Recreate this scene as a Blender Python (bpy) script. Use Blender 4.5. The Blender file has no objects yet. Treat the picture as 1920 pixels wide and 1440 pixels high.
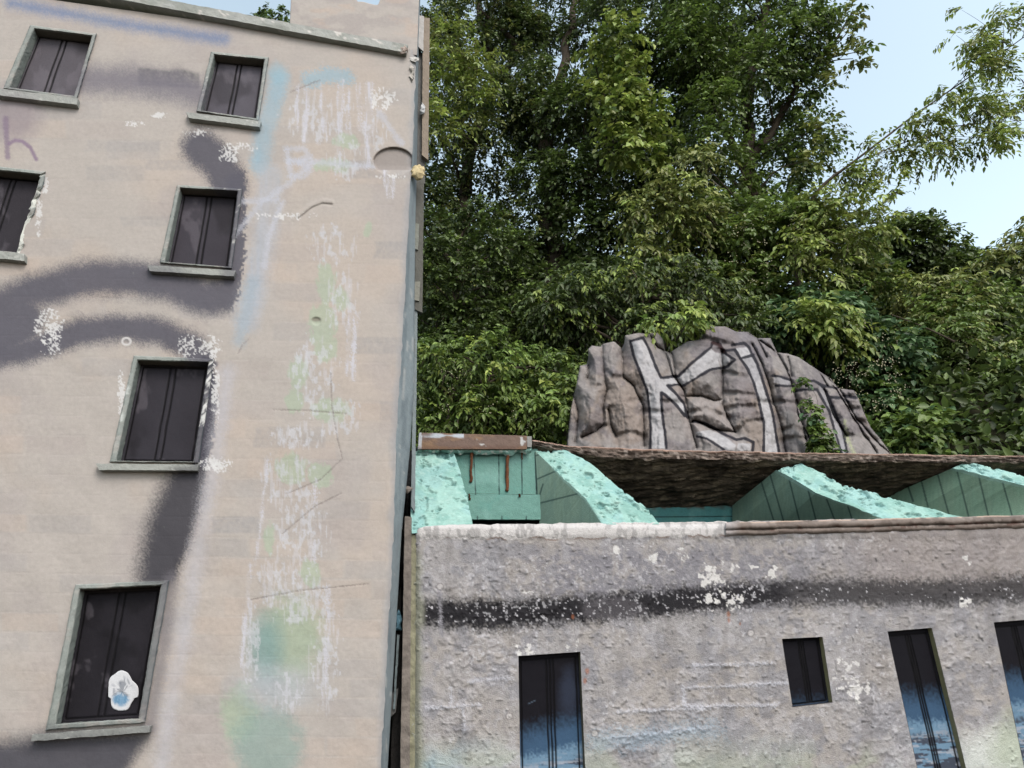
import bpy, bmesh, math, random
import numpy as np
from mathutils import Vector, Matrix
random.seed(7)
S = bpy.context.scene
COL = S.collection

# ------------------------------------------------------------------ camera, sky, sun, exposure
F = 1240.0                      # focal length in photo pixels (photo is 1920 wide)
upc = np.array([-170.0, 2950.0, -1240.0]); upc /= np.linalg.norm(upc)
fw = np.array([0, 0, -1.0]); fy = fw - upc * fw.dot(upc); fy /= np.linalg.norm(fy)
fx = np.cross(fy, upc)
RW = np.array([fx, fy, upc])     # world = RW @ cam
CAMZ = 1.55
CP = np.array([0, 0, CAMZ])
cd = bpy.data.cameras.new('camera'); cam = bpy.data.objects.new('camera', cd); COL.objects.link(cam)
m = Matrix([[RW[i][j] for j in range(3)] for i in range(3)]).to_4x4()
m.translation = Vector((0, 0, CAMZ)); cam.matrix_world = m
cd.sensor_width = 36; cd.lens = 36 * F / 1920; cd.clip_start = 0.02; cd.clip_end = 3000
S.camera = cam

SUN_EL, SUN_AZ = 48, 150         # azimuth clockwise from +Y: behind the camera, a little right
w = bpy.data.worlds.new('World'); S.world = w; w.use_nodes = True
nt = w.node_tree; nt.nodes.clear()
sky = nt.nodes.new('ShaderNodeTexSky'); sky.sky_type = 'NISHITA'; sky.sun_disc = False
sky.sun_elevation = math.radians(SUN_EL); sky.sun_rotation = math.radians(SUN_AZ)
sky.air_density = 1.0; sky.dust_density = 3.0; sky.ozone_density = 1.0; sky.altitude = 100
hsv = nt.nodes.new('ShaderNodeHueSaturation'); hsv.inputs['Saturation'].default_value = 0.56
hsv.inputs['Hue'].default_value = 0.468; hsv.inputs['Value'].default_value = 1.18
bg = nt.nodes.new('ShaderNodeBackground'); bg.inputs['Strength'].default_value = 0.15
wo = nt.nodes.new('ShaderNodeOutputWorld')
nt.links.new(sky.outputs[0], hsv.inputs['Color']); nt.links.new(hsv.outputs[0], bg.inputs[0]); nt.links.new(bg.outputs[0], wo.inputs[0])
sl = bpy.data.lights.new('sun', 'SUN'); sl.energy = 0.9; sl.angle = math.radians(24); sl.color = (1.0, 0.94, 0.86)
so = bpy.data.objects.new('sun', sl); COL.objects.link(so)
az, el = math.radians(SUN_AZ), math.radians(SUN_EL)
sd = Vector((math.sin(az) * math.cos(el), math.cos(az) * math.cos(el), math.sin(el)))
so.rotation_euler = sd.to_track_quat('Z', 'Y').to_euler()
S.view_settings.view_transform = 'Standard'; S.view_settings.look = 'None'
S.view_settings.exposure = 1.15; S.view_settings.gamma = 1
S.render.engine = 'CYCLES'

# ------------------------------------------------------------------ helpers: geometry of the place
def ray(x, y):
    x = np.asarray(x, float); y = np.asarray(y, float)
    d = np.stack([x - 960, 720 - y, -F + 0 * x], -1)
    return d @ RW.T
def at(x, y, Y):                 # a point seen at (x, y), Y metres in front
    r = ray(x, y); return CP + r * (Y / r[..., 1:2])
t_ = ray(6700, 900).reshape(3); t_[2] = 0; T = t_ / np.linalg.norm(t_)     # along both house fronts
N = np.array([T[1], -T[0], 0.0])                                      # out of the fronts, to the viewer
r_ = ray(750, 720).reshape(3); PL = CP + r_ * (3.0 / r_[1])
r_ = ray(790, 1000).reshape(3); PR = CP + r_ * (3.12 / r_[1])
def on(P0, x, y, off=0.0):       # the front's plane, moved out by off
    r = ray(x, y); off = np.asarray(off, float)
    k = ((P0 - CP) @ N + off) / (r @ N)
    return CP + r * k[..., None]
def onL(x, y, off=0.0): return on(PL, x, y, off)
def onR(x, y, off=0.0): return on(PR, x, y, off)

def lin(c):
    c = np.asarray(c, float) / 255.0
    return np.where(c <= 0.04045, c / 12.92, ((c + 0.055) / 1.055) ** 2.4)
KA = 0.50
def C(r, g, b): return lin((r, g, b)) * KA

def _h(i, j, k, s):
    n = (i * 73856093) ^ (j * 19349663) ^ (k * 83492791) ^ (s * 2654435761 & 0x7fffffff)
    n = (n ^ (n >> 13)) * 1274126177 & 0x7fffffff
    n = (n ^ (n >> 16)) * 668265263 & 0x7fffffff
    return ((n ^ (n >> 15)) & 0xffff) / 65535.0
def vn(p, sc, s=0):              # value noise, 0..1
    p = np.asarray(p, float) * sc + 1000.0
    i = np.floor(p).astype(np.int64); f = p - i; f = f * f * (3 - 2 * f)
    o = 0
    for a in (0, 1):
        wa = f[..., 0] if a else 1 - f[..., 0]
        for b in (0, 1):
            wb = f[..., 1] if b else 1 - f[..., 1]
            for c in (0, 1):
                wc = f[..., 2] if c else 1 - f[..., 2]
                o = o + wa * wb * wc * _h(i[..., 0] + a, i[..., 1] + b, i[..., 2] + c, s)
    return o
def fbm(p, sc, s=0, n=4):
    o = 0; a = 0.5; t = 0
    for k in range(n):
        o = o + a * vn(p, sc * 2 ** k, s + k * 17); t += a; a *= 0.55
    return o / t
def px3(X, Y, sx=1.0, sy=1.0): return np.stack([X * sx, Y * sy, 0 * X], -1)
def ss(a, b, x):
    t = np.clip((x - a) / (b - a), 0, 1); return t * t * (3 - 2 * t)
def dseg(X, Y, pts):             # distance to a polyline
    d = np.full(X.shape, 1e9)
    for (x0, y0), (x1, y1) in zip(pts[:-1], pts[1:]):
        vx, vy = x1 - x0, y1 - y0; L = vx * vx + vy * vy + 1e-9
        t = np.clip(((X - x0) * vx + (Y - y0) * vy) / L, 0, 1)
        d = np.minimum(d, np.hypot(X - x0 - t * vx, Y - y0 - t * vy))
    return d
def inpoly(X, Y, pts):
    c = np.zeros(X.shape, bool); n = len(pts)
    for i in range(n):
        x0, y0 = pts[i]; x1, y1 = pts[(i + 1) % n]
        if y0 == y1: continue
        k = ((y0 > Y) != (y1 > Y)) & (X < (x1 - x0) * (Y - y0) / (y1 - y0) + x0)
        c ^= k
    return c
def sd_poly(X, Y, pts):          # signed distance, positive inside
    d = dseg(X, Y, list(pts) + [pts[0]])
    return np.where(inpoly(X, Y, pts), d, -d)
def mix(c, col, a): return c + (np.asarray(col) - c) * np.clip(a, 0, 1)[..., None]

# ------------------------------------------------------------------ helpers: objects
def mesh_obj(name, V, Fc, mat, parent=None, col=None, smooth=True):
    me = bpy.data.meshes.new(name)
    V = np.asarray(V, float).reshape(-1, 3)
    if isinstance(Fc, np.ndarray):
        k = Fc.shape[1]
        me.vertices.add(len(V)); me.vertices.foreach_set('co', V.ravel())
        me.loops.add(Fc.size); me.loops.foreach_set('vertex_index', Fc.ravel().astype(np.int32))
        me.polygons.add(len(Fc)); me.polygons.foreach_set('loop_start', np.arange(len(Fc), dtype=np.int32) * k)
        me.update(calc_edges=True)
    else:
        me.from_pydata(V.tolist(), [], Fc)
    me.validate()
    if col is not None:
        col = np.asarray(col, float).reshape(-1, 3)
        a = me.color_attributes.new('col', 'FLOAT_COLOR', 'POINT')
        a.data.foreach_set('color', np.concatenate([np.clip(col, 0, 1), np.ones((len(col), 1))], 1).ravel())
    me.polygons.foreach_set('use_smooth', np.full(len(me.polygons), smooth))
    me.materials.append(mat)
    o = bpy.data.objects.new(name, me); COL.objects.link(o)
    if parent is not None: o.parent = parent
    return o
def grid_faces(nr, nc, base=0):
    i = np.arange((nr) * (nc)).reshape(nr, nc) + base
    return np.stack([i[:-1, :-1], i[1:, :-1], i[1:, 1:], i[:-1, 1:]], -1).reshape(-1, 4)
def thing(name, label, cat, loc, group=None):
    o = bpy.data.objects.new(name, None); COL.objects.link(o); o.location = Vector(loc)
    o.empty_display_size = 0.1
    o['label'] = label; o['category'] = cat
    if group: o['group'] = group
    bpy.context.view_layer.update()
    return o
def adopt(parent):               # geometry was written in world coordinates
    bpy.context.view_layer.update()
    mi = parent.matrix_world.inverted()
    for ch in parent.children:
        ch.matrix_parent_inverse = mi
def structure(o): o['kind'] = 'structure'; return o
def stuff(o, label, cat): o['kind'] = 'stuff'; o['label'] = label; o['category'] = cat; return o

def material(name, rough=0.8, spec=0.3, bump=0.0, bscale=60, base=None, vary=0.12, vscale=25, trans=0.0, stretch=None, metal=0):
    mt = bpy.data.materials.new(name); mt.use_nodes = True; t = mt.node_tree; t.nodes.clear()
    out = t.nodes.new('ShaderNodeOutputMaterial'); p = t.nodes.new('ShaderNodeBsdfPrincipled')
    p.inputs['Roughness'].default_value = rough; p.inputs['Specular IOR Level'].default_value = spec
    tc = t.nodes.new('ShaderNodeTexCoord'); mp = t.nodes.new('ShaderNodeMapping')
    t.links.new(tc.outputs['Object'], mp.inputs[0])
    if stretch: mp.inputs['Scale'].default_value = stretch
    if base is None:
        a = t.nodes.new('ShaderNodeAttribute'); a.attribute_name = 'col'; src = a.outputs['Color']
    else:
        a = t.nodes.new('ShaderNodeRGB'); a.outputs[0].default_value = (*base, 1); src = a.outputs[0]
    n = t.nodes.new('ShaderNodeTexNoise'); n.inputs['Scale'].default_value = vscale; n.inputs['Detail'].default_value = 6
    t.links.new(mp.outputs[0], n.inputs['Vector'])
    mr = t.nodes.new('ShaderNodeMapRange'); mr.inputs['From Min'].default_value = 0.3; mr.inputs['From Max'].default_value = 0.7
    mr.inputs['To Min'].default_value = 1 - vary; mr.inputs['To Max'].default_value = 1 + vary
    t.links.new(n.outputs['Fac'], mr.inputs['Value'])
    mx = t.nodes.new('ShaderNodeVectorMath'); mx.operation = 'SCALE'
    t.links.new(src, mx.inputs[0]); t.links.new(mr.outputs[0], mx.inputs['Scale'])
    t.links.new(mx.outputs[0], p.inputs['Base Color'])
    if bump:
        nb = t.nodes.new('ShaderNodeTexNoise'); nb.inputs['Scale'].default_value = bscale; nb.inputs['Detail'].default_value = 5
        t.links.new(mp.outputs[0], nb.inputs['Vector'])
        b = t.nodes.new('ShaderNodeBump'); b.inputs['Strength'].default_value = bump; b.inputs['Distance'].default_value = 0.004
        t.links.new(nb.outputs['Fac'], b.inputs['Height']); t.links.new(b.outputs[0], p.inputs['Normal'])
    if trans:
        tr = t.nodes.new('ShaderNodeBsdfTranslucent'); ms = t.nodes.new('ShaderNodeMixShader'); ms.inputs[0].default_value = trans
        t.links.new(mx.outputs[0], tr.inputs[0]); t.links.new(p.outputs[0], ms.inputs[1]); t.links.new(tr.outputs[0], ms.inputs[2])
        t.links.new(ms.outputs[0], out.inputs[0])
    else:
        t.links.new(p.outputs[0], out.inputs[0])
    return mt
M_WALL = material('painted_foam_wall', 0.78, 0.25, 0.16, 160, vary=0.05, vscale=60)
M_ROUGHWALL = material('rough_plaster_wall', 0.8, 0.25, 0.9, 210, vary=0.09, vscale=90)
M_TRIM = material('painted_trim', 0.7, 0.3, 0.4, 120, vary=0.08, vscale=50)
M_PANEL = material('sprayed_panel', 0.6, 0.06, 0.2, 300, vary=0.08, vscale=220)
M_FOAM = material('mint_foam', 0.75, 0.25, 0.5, 180, vary=0.07, vscale=70)
M_WOOD = material('weathered_board', 0.85, 0.2, 1.0, 60, vary=0.3, vscale=30)
M_ROCK = material('sculpted_rock', 0.85, 0.2, 0.5, 60, vary=0.16, vscale=22)
M_LEAF = material('leaf', 0.5, 0.35, vary=0.1, vscale=3, trans=0.3)
M_BARK = material('bark', 0.9, 0.1, 0.8, 30, base=(0.05, 0.04, 0.03), vary=0.4, vscale=12, stretch=(1, 1, 0.25))
M_SOIL = material('hill_soil', 0.95, 0.1, 0.8, 6, base=(0.035, 0.035, 0.02), vary=0.4, vscale=3)
M_GRASS = material('ground', 0.95, 0.1, 0.8, 8, base=(0.10, 0.09, 0.07), vary=0.3, vscale=2)
M_FLOWER = material('blossom', 0.7, 0.2, base=(0.55, 0.52, 0.36), vary=0.2, vscale=30, trans=0.3)

# snapping a pixel grid to outlines, so that openings have straight edges
def snap(X, Y, poly, cell):
    X = X.copy(); Y = Y.copy(); n = len(poly)
    bd = np.full(X.shape, 1e9); nx = X.copy(); ny = Y.copy()
    for i in range(n):
        x0, y0 = poly[i]; x1, y1 = poly[(i + 1) % n]
        vx, vy = x1 - x0, y1 - y0; L = vx * vx + vy * vy + 1e-9
        t = np.clip(((X - x0) * vx + (Y - y0) * vy) / L, 0, 1)
        qx, qy = x0 + t * vx, y0 + t * vy; d = np.hypot(X - qx, Y - qy)
        k = d < bd; bd[k] = d[k]; nx[k] = qx[k]; ny[k] = qy[k]
    k = bd < 0.62 * cell
    X[k] = nx[k]; Y[k] = ny[k]
    return X, Y
def cut(faces, X, Y, poly, keep_inside=False):
    cx = X.ravel()[faces].mean(1); cy = Y.ravel()[faces].mean(1)
    k = inpoly(cx, cy, poly)
    return faces[k] if keep_inside else faces[~k]

# a board: front face given by its corners as seen, at offsets from a front's plane
def slab(name, quad, P0, front, back, mat, parent, color, nu=40, nv=8, nd=4, jit=0.002, js=40, colfn=None, dcol=0.08):
    q = np.array(quad, float)          # TL TR BR BL
    if np.isscalar(front): front = [front] * 4
    A = np.array([on(P0, q[i, 0], q[i, 1], front[i]) for i in range(4)])
    B = A + N * (back - np.array(front))[:, None]
    def bil(P, s, t): return (P[0] * (1 - s) * (1 - t) + P[1] * s * (1 - t) + P[2] * s * t + P[3] * (1 - s) * t)
    Vs = []; Fs = []; base = 0; cols = []
    def face(Pq, n1, n2):
        nonlocal base
        s, t = np.meshgrid(np.linspace(0, 1, n1), np.linspace(0, 1, n2))
        p = bil([P[None, None] for P in Pq], s[..., None], t[..., None])
        Vs.append(p.reshape(-1, 3)); Fs.append(grid_faces(n2, n1, base)); base += n1 * n2
    face([A[0], A[1], A[2], A[3]], nu, nv); face([A[3], A[2], B[2], B[3]], nu, nd)
    face([B[0], B[1], A[1], A[0]], nu, nd); face([B[1], B[0], B[3], B[2]], nu, nv)
    face([B[0], A[0], A[3], B[3]], nd, nv); face([A[1], B[1], B[2], A[2]], nd, nv)
    V = np.concatenate(Vs); Fc = np.concatenate(Fs)
    if jit:
        V = V + np.stack([fbm(V, js, 5, 3) - .5, fbm(V, js, 9, 3) - .5, fbm(V, js, 13, 3) - .5], -1) * 2 * jit
    c = np.ones((len(V), 3)) * np.asarray(color) * (1 + (fbm(V, 25, 3)[:, None] - .5) * 2 * dcol)
    if colfn is not None: c = colfn(V, c)
    return mesh_obj(name, V, Fc, mat, parent, c, smooth=False)
def pxof(V):                     # photo position of world points, used to carry spray paint over wall and trim alike
    q = (V - CP) @ RW; return 960 + q[..., 0] / -q[..., 2] * F, 720 - q[..., 1] / -q[..., 2] * F

# ================================================================== SETTING
def ground():
    r = np.concatenate([[0], np.geomspace(1, 900, 40)]); a = np.linspace(0, 2 * math.pi, 49)
    V = np.stack([np.outer(r, np.cos(a)), np.outer(r, np.sin(a)), np.zeros((len(r), len(a)))], -1)
    structure(mesh_obj('ground', V, grid_faces(len(r), len(a)), M_GRASS))
ground()
def hillz(x, y):
    d = y + 0.12 * x
    z = np.interp(d, [4.6, 5.6, 7.0, 8.0, 10, 12, 18, 60], [0.02, 1.2, 3.2, 4.4, 6.3, 7.3, 8.0, 8.4]) + 2.8 * ss(9, 13, d) * (1 - ss(0, 6, x))
    p = np.stack([x, y, 0 * x], -1)
    return z + (fbm(p, 0.6, 41) - .5) * 0.9 * ss(5.0, 7, d) - 0.06
def hill():
    x = np.linspace(-25, 30, 221); y = np.linspace(4.5, 60, 180)
    X, Y = np.meshgrid(x, y); V = np.stack([X, Y, hillz(X, Y)], -1)
    structure(mesh_obj('hill', V, grid_faces(*X.shape), M_SOIL))
hill()

# ================================================================== TALL HOUSE (left)
FLESH = C(186, 179, 171)
WIN = {   # outer frame, inner front edge, sill front (TL TR BR BL each)
 1: dict(o=[(54, 45), (184, 62), (146, 187), (2, 166)], i=[(64, 53), (173, 67), (139, 180), (18, 164)], s=[(-6, 165), (146, 184), (144, 196), (-6, 178)]),
 2: dict(o=[(394, 95), (507, 106), (487, 228), (366, 208)], i=[(402, 102), (496, 111), (480, 222), (376, 207)], s=[(349, 210), (490, 227), (487, 238), (354, 221)]),
 3: dict(o=[(-45, 306), (92, 320), (44, 478), (-104, 462)], i=[(-34, 316), (77, 327), (33, 474), (-90, 460)], s=[(-112, 460), (46, 476), (45, 489), (-112, 474)]),
 4: dict(o=[(330, 345), (458, 353), (437, 504), (296, 493)], i=[(338, 352), (446, 358), (428, 500), (309, 491)], s=[(275, 497), (442, 507), (438, 518), (281, 508)]),
 5: dict(o=[(248, 664), (404, 671), (376, 868), (202, 866)], i=[(258, 675), (391, 679), (363, 866), (218, 864)], s=[(179, 869), (372, 871), (370, 882), (186, 881)]),
 6: dict(o=[(138, 1093), (323, 1085), (276, 1358), (79, 1373)], i=[(150, 1105), (302, 1097), (260, 1348), (104, 1358)], s=[(60, 1378), (282, 1361), (280, 1373), (57, 1390)]),
}
def strk(X, Y, pts, hw, soft, grain=0.0, seed=1, taper=None):
    d = dseg(X, Y, pts)
    if grain: d = d + (_h(np.round(X * 2).astype(np.int64), np.round(Y * 2).astype(np.int64), np.zeros(X.shape, np.int64), seed) - .5) * grain * 1.2 + (fbm(px3(X, Y), 0.06, seed + 3) - .5) * grain * 1.2
    return 1 - ss(hw - soft, hw + soft, d)
def blob(X, Y, cx, cy, rx, ry, soft=0.4, grain=0.0, seed=1):
    d = np.hypot((X - cx) / rx, (Y - cy) / ry)
    if grain: d = d + (fbm(px3(X, Y), 0.06, seed) - .5) * grain + (vn(px3(X, Y), .45, seed) - .5) * grain * .5
    return 1 - ss(1 - soft, 1 + soft, d)

def spray_left(X, Y, c):
    """spray paint, applied over wall and window trim alike"""
    G = vn(px3(X, Y), 0.5, 91); G2 = fbm(px3(X, Y), 0.05, 92)
    D = C(86, 85, 96)
    c = mix(c, C(98, 124, 165), strk(X, Y, [(20, 6), (150, 30), (260, 50), (340, 62), (420, 74)], 9, 13, 6) * .75)
    c = mix(c, C(118, 114, 124), strk(X, Y, [(140, 150), (230, 150), (330, 162), (385, 182)], 26, 24, 10) * .85)
    c = mix(c, C(136, 124, 134), blob(X, Y, 25, 215, 50, 48, .5, .3) * .6)
    c = mix(c, C(128, 110, 132), strk(X, Y, [(11, 222), (14, 294)], 5, 2.5, 2) * .7)
    c = mix(c, C(136, 116, 138), strk(X, Y, [(17, 270), (28, 263), (42, 265), (57, 277), (68, 299)], 3.5, 2, 1) * .85)
    # arc above the second row
    c = mix(c, D * .92, strk(X, Y, [(374, 276), (392, 290), (414, 312), (430, 345)], 34, 14, 9) * .95)
    right = 1 - ss(-3, 3, X - np.interp(Y, [340, 480, 560, 600, 660], [460, 459, 447, 425, 405]) + (vn(px3(X, Y), .3, 5) - .5) * 14)
    a = strk(X, Y, [(450, 345), (448, 480), (436, 545)], 26, 10, 5)
    a = np.maximum(a, strk(X, Y, [(-60, 610), (0, 575), (60, 548), (150, 523), (240, 520), (320, 532), (385, 560), (440, 552)], 33, 17, 9))
    a = np.maximum(a, strk(X, Y, [(-60, 640), (-10, 625), (30, 600)], 55, 18, 9))
    a = np.maximum(a, strk(X, Y, [(-60, 670), (40, 660), (90, 645), (150, 622), (230, 615), (300, 622), (360, 650), (385, 690)], 26, 14, 9))
    c = mix(c, D, a * right * .94)
    a = strk(X, Y, [(390, 690), (392, 760), (386, 840), (376, 885)], 19, 8, 6)
    right = 1 - ss(-2, 3, X - np.interp(Y, [680, 760, 840, 880], [402, 408, 398, 384]) + (vn(px3(X, Y), .3, 6) - .5) * 12)
    c = mix(c, C(60, 60, 74), a * right * .97)
    # stroke running down between the fifth and sixth windows
    lf = np.interp(Y, [870, 900, 980, 1060, 1100], [322, 306, 272, 256, 254]); rt = np.interp(Y, [870, 940, 1020, 1100], [392, 384, 360, 326])
    a = ss(-22, 26, X - lf + (G - .5) * 18) * (1 - ss(-14, 10, X - rt + (G - .5) * 14)) * ss(868, 880, Y) * (1 - ss(1084, 1108, Y))
    c = mix(c, C(62, 61, 68), a * .97)
    c = mix(c, C(112, 108, 114), strk(X, Y, [(322, 1085), (308, 1200), (282, 1360)], 13, 12, 8) * .6)
    a = ss(-30, 25, Y - np.interp(X, [-60, 40, 80, 280], [1395, 1385, 1372, 1368]) + (G - .5) * 12) * (1 - ss(-26, 16, X - np.interp(Y, [1370, 1440, 1560], [292, 250, 215]) + (G - .5) * 12))
    c = mix(c, C(70, 70, 79), a * .95)
    # pale blue sweeps
    c = mix(c, C(152, 182, 196), strk(X, Y, [(524, 150), (508, 205), (494, 250), (488, 310)], 17, 11, 8) * (.35 + .7 * fbm(px3(X, Y, .03, .02), 1, 79)))
    c = mix(c, C(150, 186, 200), blob(X, Y, 520, 140, 20, 20, .5, .5) * .6)
    c = mix(c, C(154, 182, 194), strk(X, Y, [(578, 150), (612, 140), (648, 146)], 14, 5, 12) * .8)
    c = mix(c, C(178, 184, 192), strk(X, Y, [(506, 330), (500, 420), (484, 520), (462, 600)], 22, 16, 8) * (.2 + .9 * fbm(px3(X, Y, .09, .008), 1, 78)))
    c = mix(c, C(162, 180, 192), strk(X, Y, [(474, 530), (458, 595), (448, 640)], 11, 10, 8) * .55)
    c = mix(c, C(190, 189, 194), strk(X, Y, [(426, 700), (415, 790), (398, 880), (384, 960), (366, 1060), (344, 1200), (318, 1330), (300, 1470)], 14, 15, 10) * (.35 + .5 * fbm(px3(X, Y, .01, .01), 1, 77)))
    # green and teal sprayed discs
    c = mix(c, C(160, 180, 152), blob(X, Y, 545, 1195, 58, 72, .4, .5) * .7)
    c = mix(c, C(126, 160, 158), blob(X, Y, 498, 1215, 30, 58, .7, .3) * .75)
    c = mix(c, C(166, 184, 158), blob(X, Y, 450, 1340, 36, 52, .3, .6, 4) * .7)
    c = mix(c, C(140, 166, 158), blob(X, Y, 500, 1400, 62, 75, .4, .5, 7) * .72)
    c = mix(c, C(176, 188, 196), blob(X, Y, 520, 1290, 70, 40, .7, .4, 7) * .5)
    return c

HOLE_OVAL = (738, 303, 38, 27)
def paint_left(X, Y):
    n = fbm(px3(X, Y), .006, 1); n2 = fbm(px3(X, Y), .03, 2); n3 = fbm(px3(X, Y, .02, .2), 1, 3)
    c = np.ones(X.shape + (3,)) * FLESH
    c = mix(c, C(194, 181, 168), ss(.45, .7, n) * .6)
    c = mix(c, C(176, 168, 164), ss(.5, .75, fbm(px3(X, Y), .008, 8)) * .5)
    c = c * (1 + (n3[..., None] - .5) * .06)
    # brick-shaped patches, greyer or warmer
    rowh = 37.0; row = np.floor((Y - .02 * X) / rowh); fr = (Y - .02 * X) / rowh - row
    bw = 118.0; colx = (X + row * 57.0 + 20 * (vn(px3(X, Y), .01, 7) - .5)) / bw; ci = np.floor(colx); fc = colx - ci
    rnd = _h(ci.astype(np.int64) + 50, row.astype(np.int64) + 50, np.zeros(X.shape, np.int64), 77)
    edge = ss(0, .12, fr) * (1 - ss(.88, 1, fr)) * ss(0, .05, fc) * (1 - ss(.95, 1, fc))
    wob = .6 + .8 * fbm(px3(X, Y), .05, 12)
    c = mix(c, C(166, 163, 162), edge * (rnd > .86) * .26 * wob)
    c = mix(c, C(196, 180, 166), edge * (rnd < .14) * .3 * wob)
    c = mix(c, C(178, 168, 162), edge * ((rnd > .6) & (rnd < .7)) * .3 * wob)
    for (x0, y0, x1, y1, a) in [(640, 300, 768, 335, .6), (700, 452, 765, 486, .6), (668, 632, 758, 664, .55), (712, 752, 750, 788, .45),
                                (400, 968, 486, 1000, .7), (480, 800, 610, 840, .5), (270, 300, 360, 320, .5), (160, 262, 300, 285, .35), (160, 310, 270, 340, .35), (230, 405, 320, 425, .35)]:
        m_ = ss(-3, 3, X - x0 + (n2 - .5) * 20) * ss(-3, 3, x1 - X) * ss(-2, 3, Y - y0) * ss(-2, 3, y1 - Y)
        c = mix(c, C(150, 150, 152), m_ * a * .62 * (.6 + .8 * (vn(px3(X, Y), .25, 9) - .2)))
    c = mix(c, C(104, 103, 104), ss(-3, 4, X - 258) * ss(-3, 4, 374 - X) * ss(-5, 3, Y - 128 - .06 * (X - 258) + (n2 - .5) * 14) * ss(-3, 4, 160 + .06 * (X - 258) - Y) * (.5 + .5 * vn(px3(X, Y), .3, 4)))
    c = spray_left(X, Y, c)
    # flaking column: green underpaint and white streaks
    def region(lst):
        r = np.zeros(X.shape)
        for (cx, cy, rx, ry) in lst: r = np.maximum(r, 1 - ss(.35, 1.25, np.hypot((X - cx) / rx, (Y - cy) / ry)))
        return r
    st = fbm(px3(X, Y, .24, .03), 1, 21, 4); ch = fbm(px3(X, Y, .16, .08), 1, 25, 4)
    g = region([(612, 530, 26, 50), (606, 610, 34, 60), (640, 560, 20, 30), (612, 650, 30, 40), (560, 700, 24, 40), (552, 750, 22, 30), (620, 770, 46, 32), (545, 880, 40, 40), (600, 890, 32, 30), (505, 1010, 14, 40), (582, 1075, 26, 36), (625, 310, 44, 20), (650, 265, 34, 20), (690, 430, 10, 20)])
    c = mix(c, C(172, 190, 164), ss(.43, .54, ch * .55 + g * .42 - .03) * .62)
    wr = region([(600, 220, 110, 80), (650, 300, 60, 60), (620, 460, 80, 70), (640, 560, 60, 90), (590, 700, 80, 120), (620, 780, 90, 70), (560, 820, 100, 40), (540, 900, 90, 90), (560, 1000, 90, 120), (560, 1120, 90, 90), (610, 1230, 50, 170), (540, 1300, 60, 60), (470, 1200, 30, 150), (700, 250, 40, 60), (520, 1090, 80, 90)])
    c = mix(c, C(206, 206, 210), ss(.585, .66, st + (wr - .5) * .12 - (1 - wr) * .5) * .42)
    c = mix(c, C(204, 206, 210), ss(.60, .66, ch + (wr - .6) * .12 - (1 - wr) * .5) * .6)
    for (x0, y0, x1, y1, hw) in [(575, 165, 573, 262, 5), (600, 160, 608, 245, 3), (640, 150, 632, 325, 5), (655, 170, 650, 250, 3), (692, 160, 688, 310, 7), (672, 160, 676, 240, 3), (560, 160, 556, 240, 3),
                                 (668, 590, 660, 710, 4), (655, 585, 652, 700, 3), (617, 1100, 606, 1330, 3), (503, 860, 480, 1060, 2), (592, 900, 588, 1060, 2), (470, 1060, 452, 1250, 2), (722, 320, 728, 370, 4), (738, 335, 736, 370, 2)]:
        k = strk(X, Y, [(x0, y0), ((x0 + x1) / 2, (y0 + y1) / 2), (x1, y1)], hw, 2.5, 5, 31)
        c = mix(c, C(204, 204, 210), k * (.2 + .7 * ss(.38, .62, st)))
    # faint whitewashed writing
    for pts in ([(538, 282), (545, 330)], [(536, 280), (570, 278), (580, 292), (560, 304), (544, 304)], [(560, 304), (582, 318), (570, 332), (545, 330)],
                [(585, 305), (540, 345), (490, 380), (440, 440)], [(440, 378), (520, 375)], [(530, 380), (505, 440), (495, 500)], [(540, 300), (640, 308), (700, 312)], [(710, 210), (738, 250), (752, 268)]):
        c = mix(c, C(196, 200, 210), strk(X, Y, pts, 5, 3.5, 5, 41) * .55)
    # bare white flakes
    W = C(224, 224, 222); f1 = vn(px3(X, Y), .33, 51); f2 = fbm(px3(X, Y), .13, 52); f3 = fbm(px3(X, Y), .10, 53, 3) * .55 + vn(px3(X, Y), .42, 54) * .45
    for (cx, cy, rx, ry, th) in [(92, 612, 22, 24, .5), (96, 645, 16, 24, .56), (370, 250, 22, 10, .6), (430, 290, 16, 12, .5), (450, 276, 26, 7, .56), (300, 216, 12, 4, .45), (250, 232, 16, 4, .5),
                                 (352, 650, 14, 20, .5), (392, 648, 20, 14, .5), (400, 680, 6, 30, .48), (404, 740, 6, 50, .5), (390, 868, 34, 10, .5), (412, 876, 16, 8, .5), (228, 740, 6, 36, .45),
                                 (716, 185, 22, 16, .5), (735, 331, 34, 4, .56), (84, 345, 5, 18, .46), (72, 395, 5, 36, .46), (540, 405, 60, 6, .62)]:
        q = 1 - np.hypot((X - cx) / rx, (Y - cy) / ry)
        c = mix(c, W, ss(th + .03, th + .09, f3 + np.clip(q, -1, 1) * .16) * (q > -.4) * .8)
    c = mix(c, C(215, 213, 210), strk(X, Y, [(237 + 8 * math.cos(a), 640 + 6.5 * math.sin(a)) for a in np.linspace(0, 6.3, 14)], 2, 1) * .9)
    ox, oy, rx, ry = HOLE_OVAL
    dd = np.hypot((X - ox) / rx, (Y - oy) / ry); m_ = (1 - ss(.95, 1.02, dd)) * (Y < 318)
    c = mix(c, C(158, 150, 144), m_)
    c = mix(c, C(120, 108, 100), (ss(.9, .97, dd) * (1 - ss(1.0, 1.06, dd))) * (Y < 300) * .8)
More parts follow.
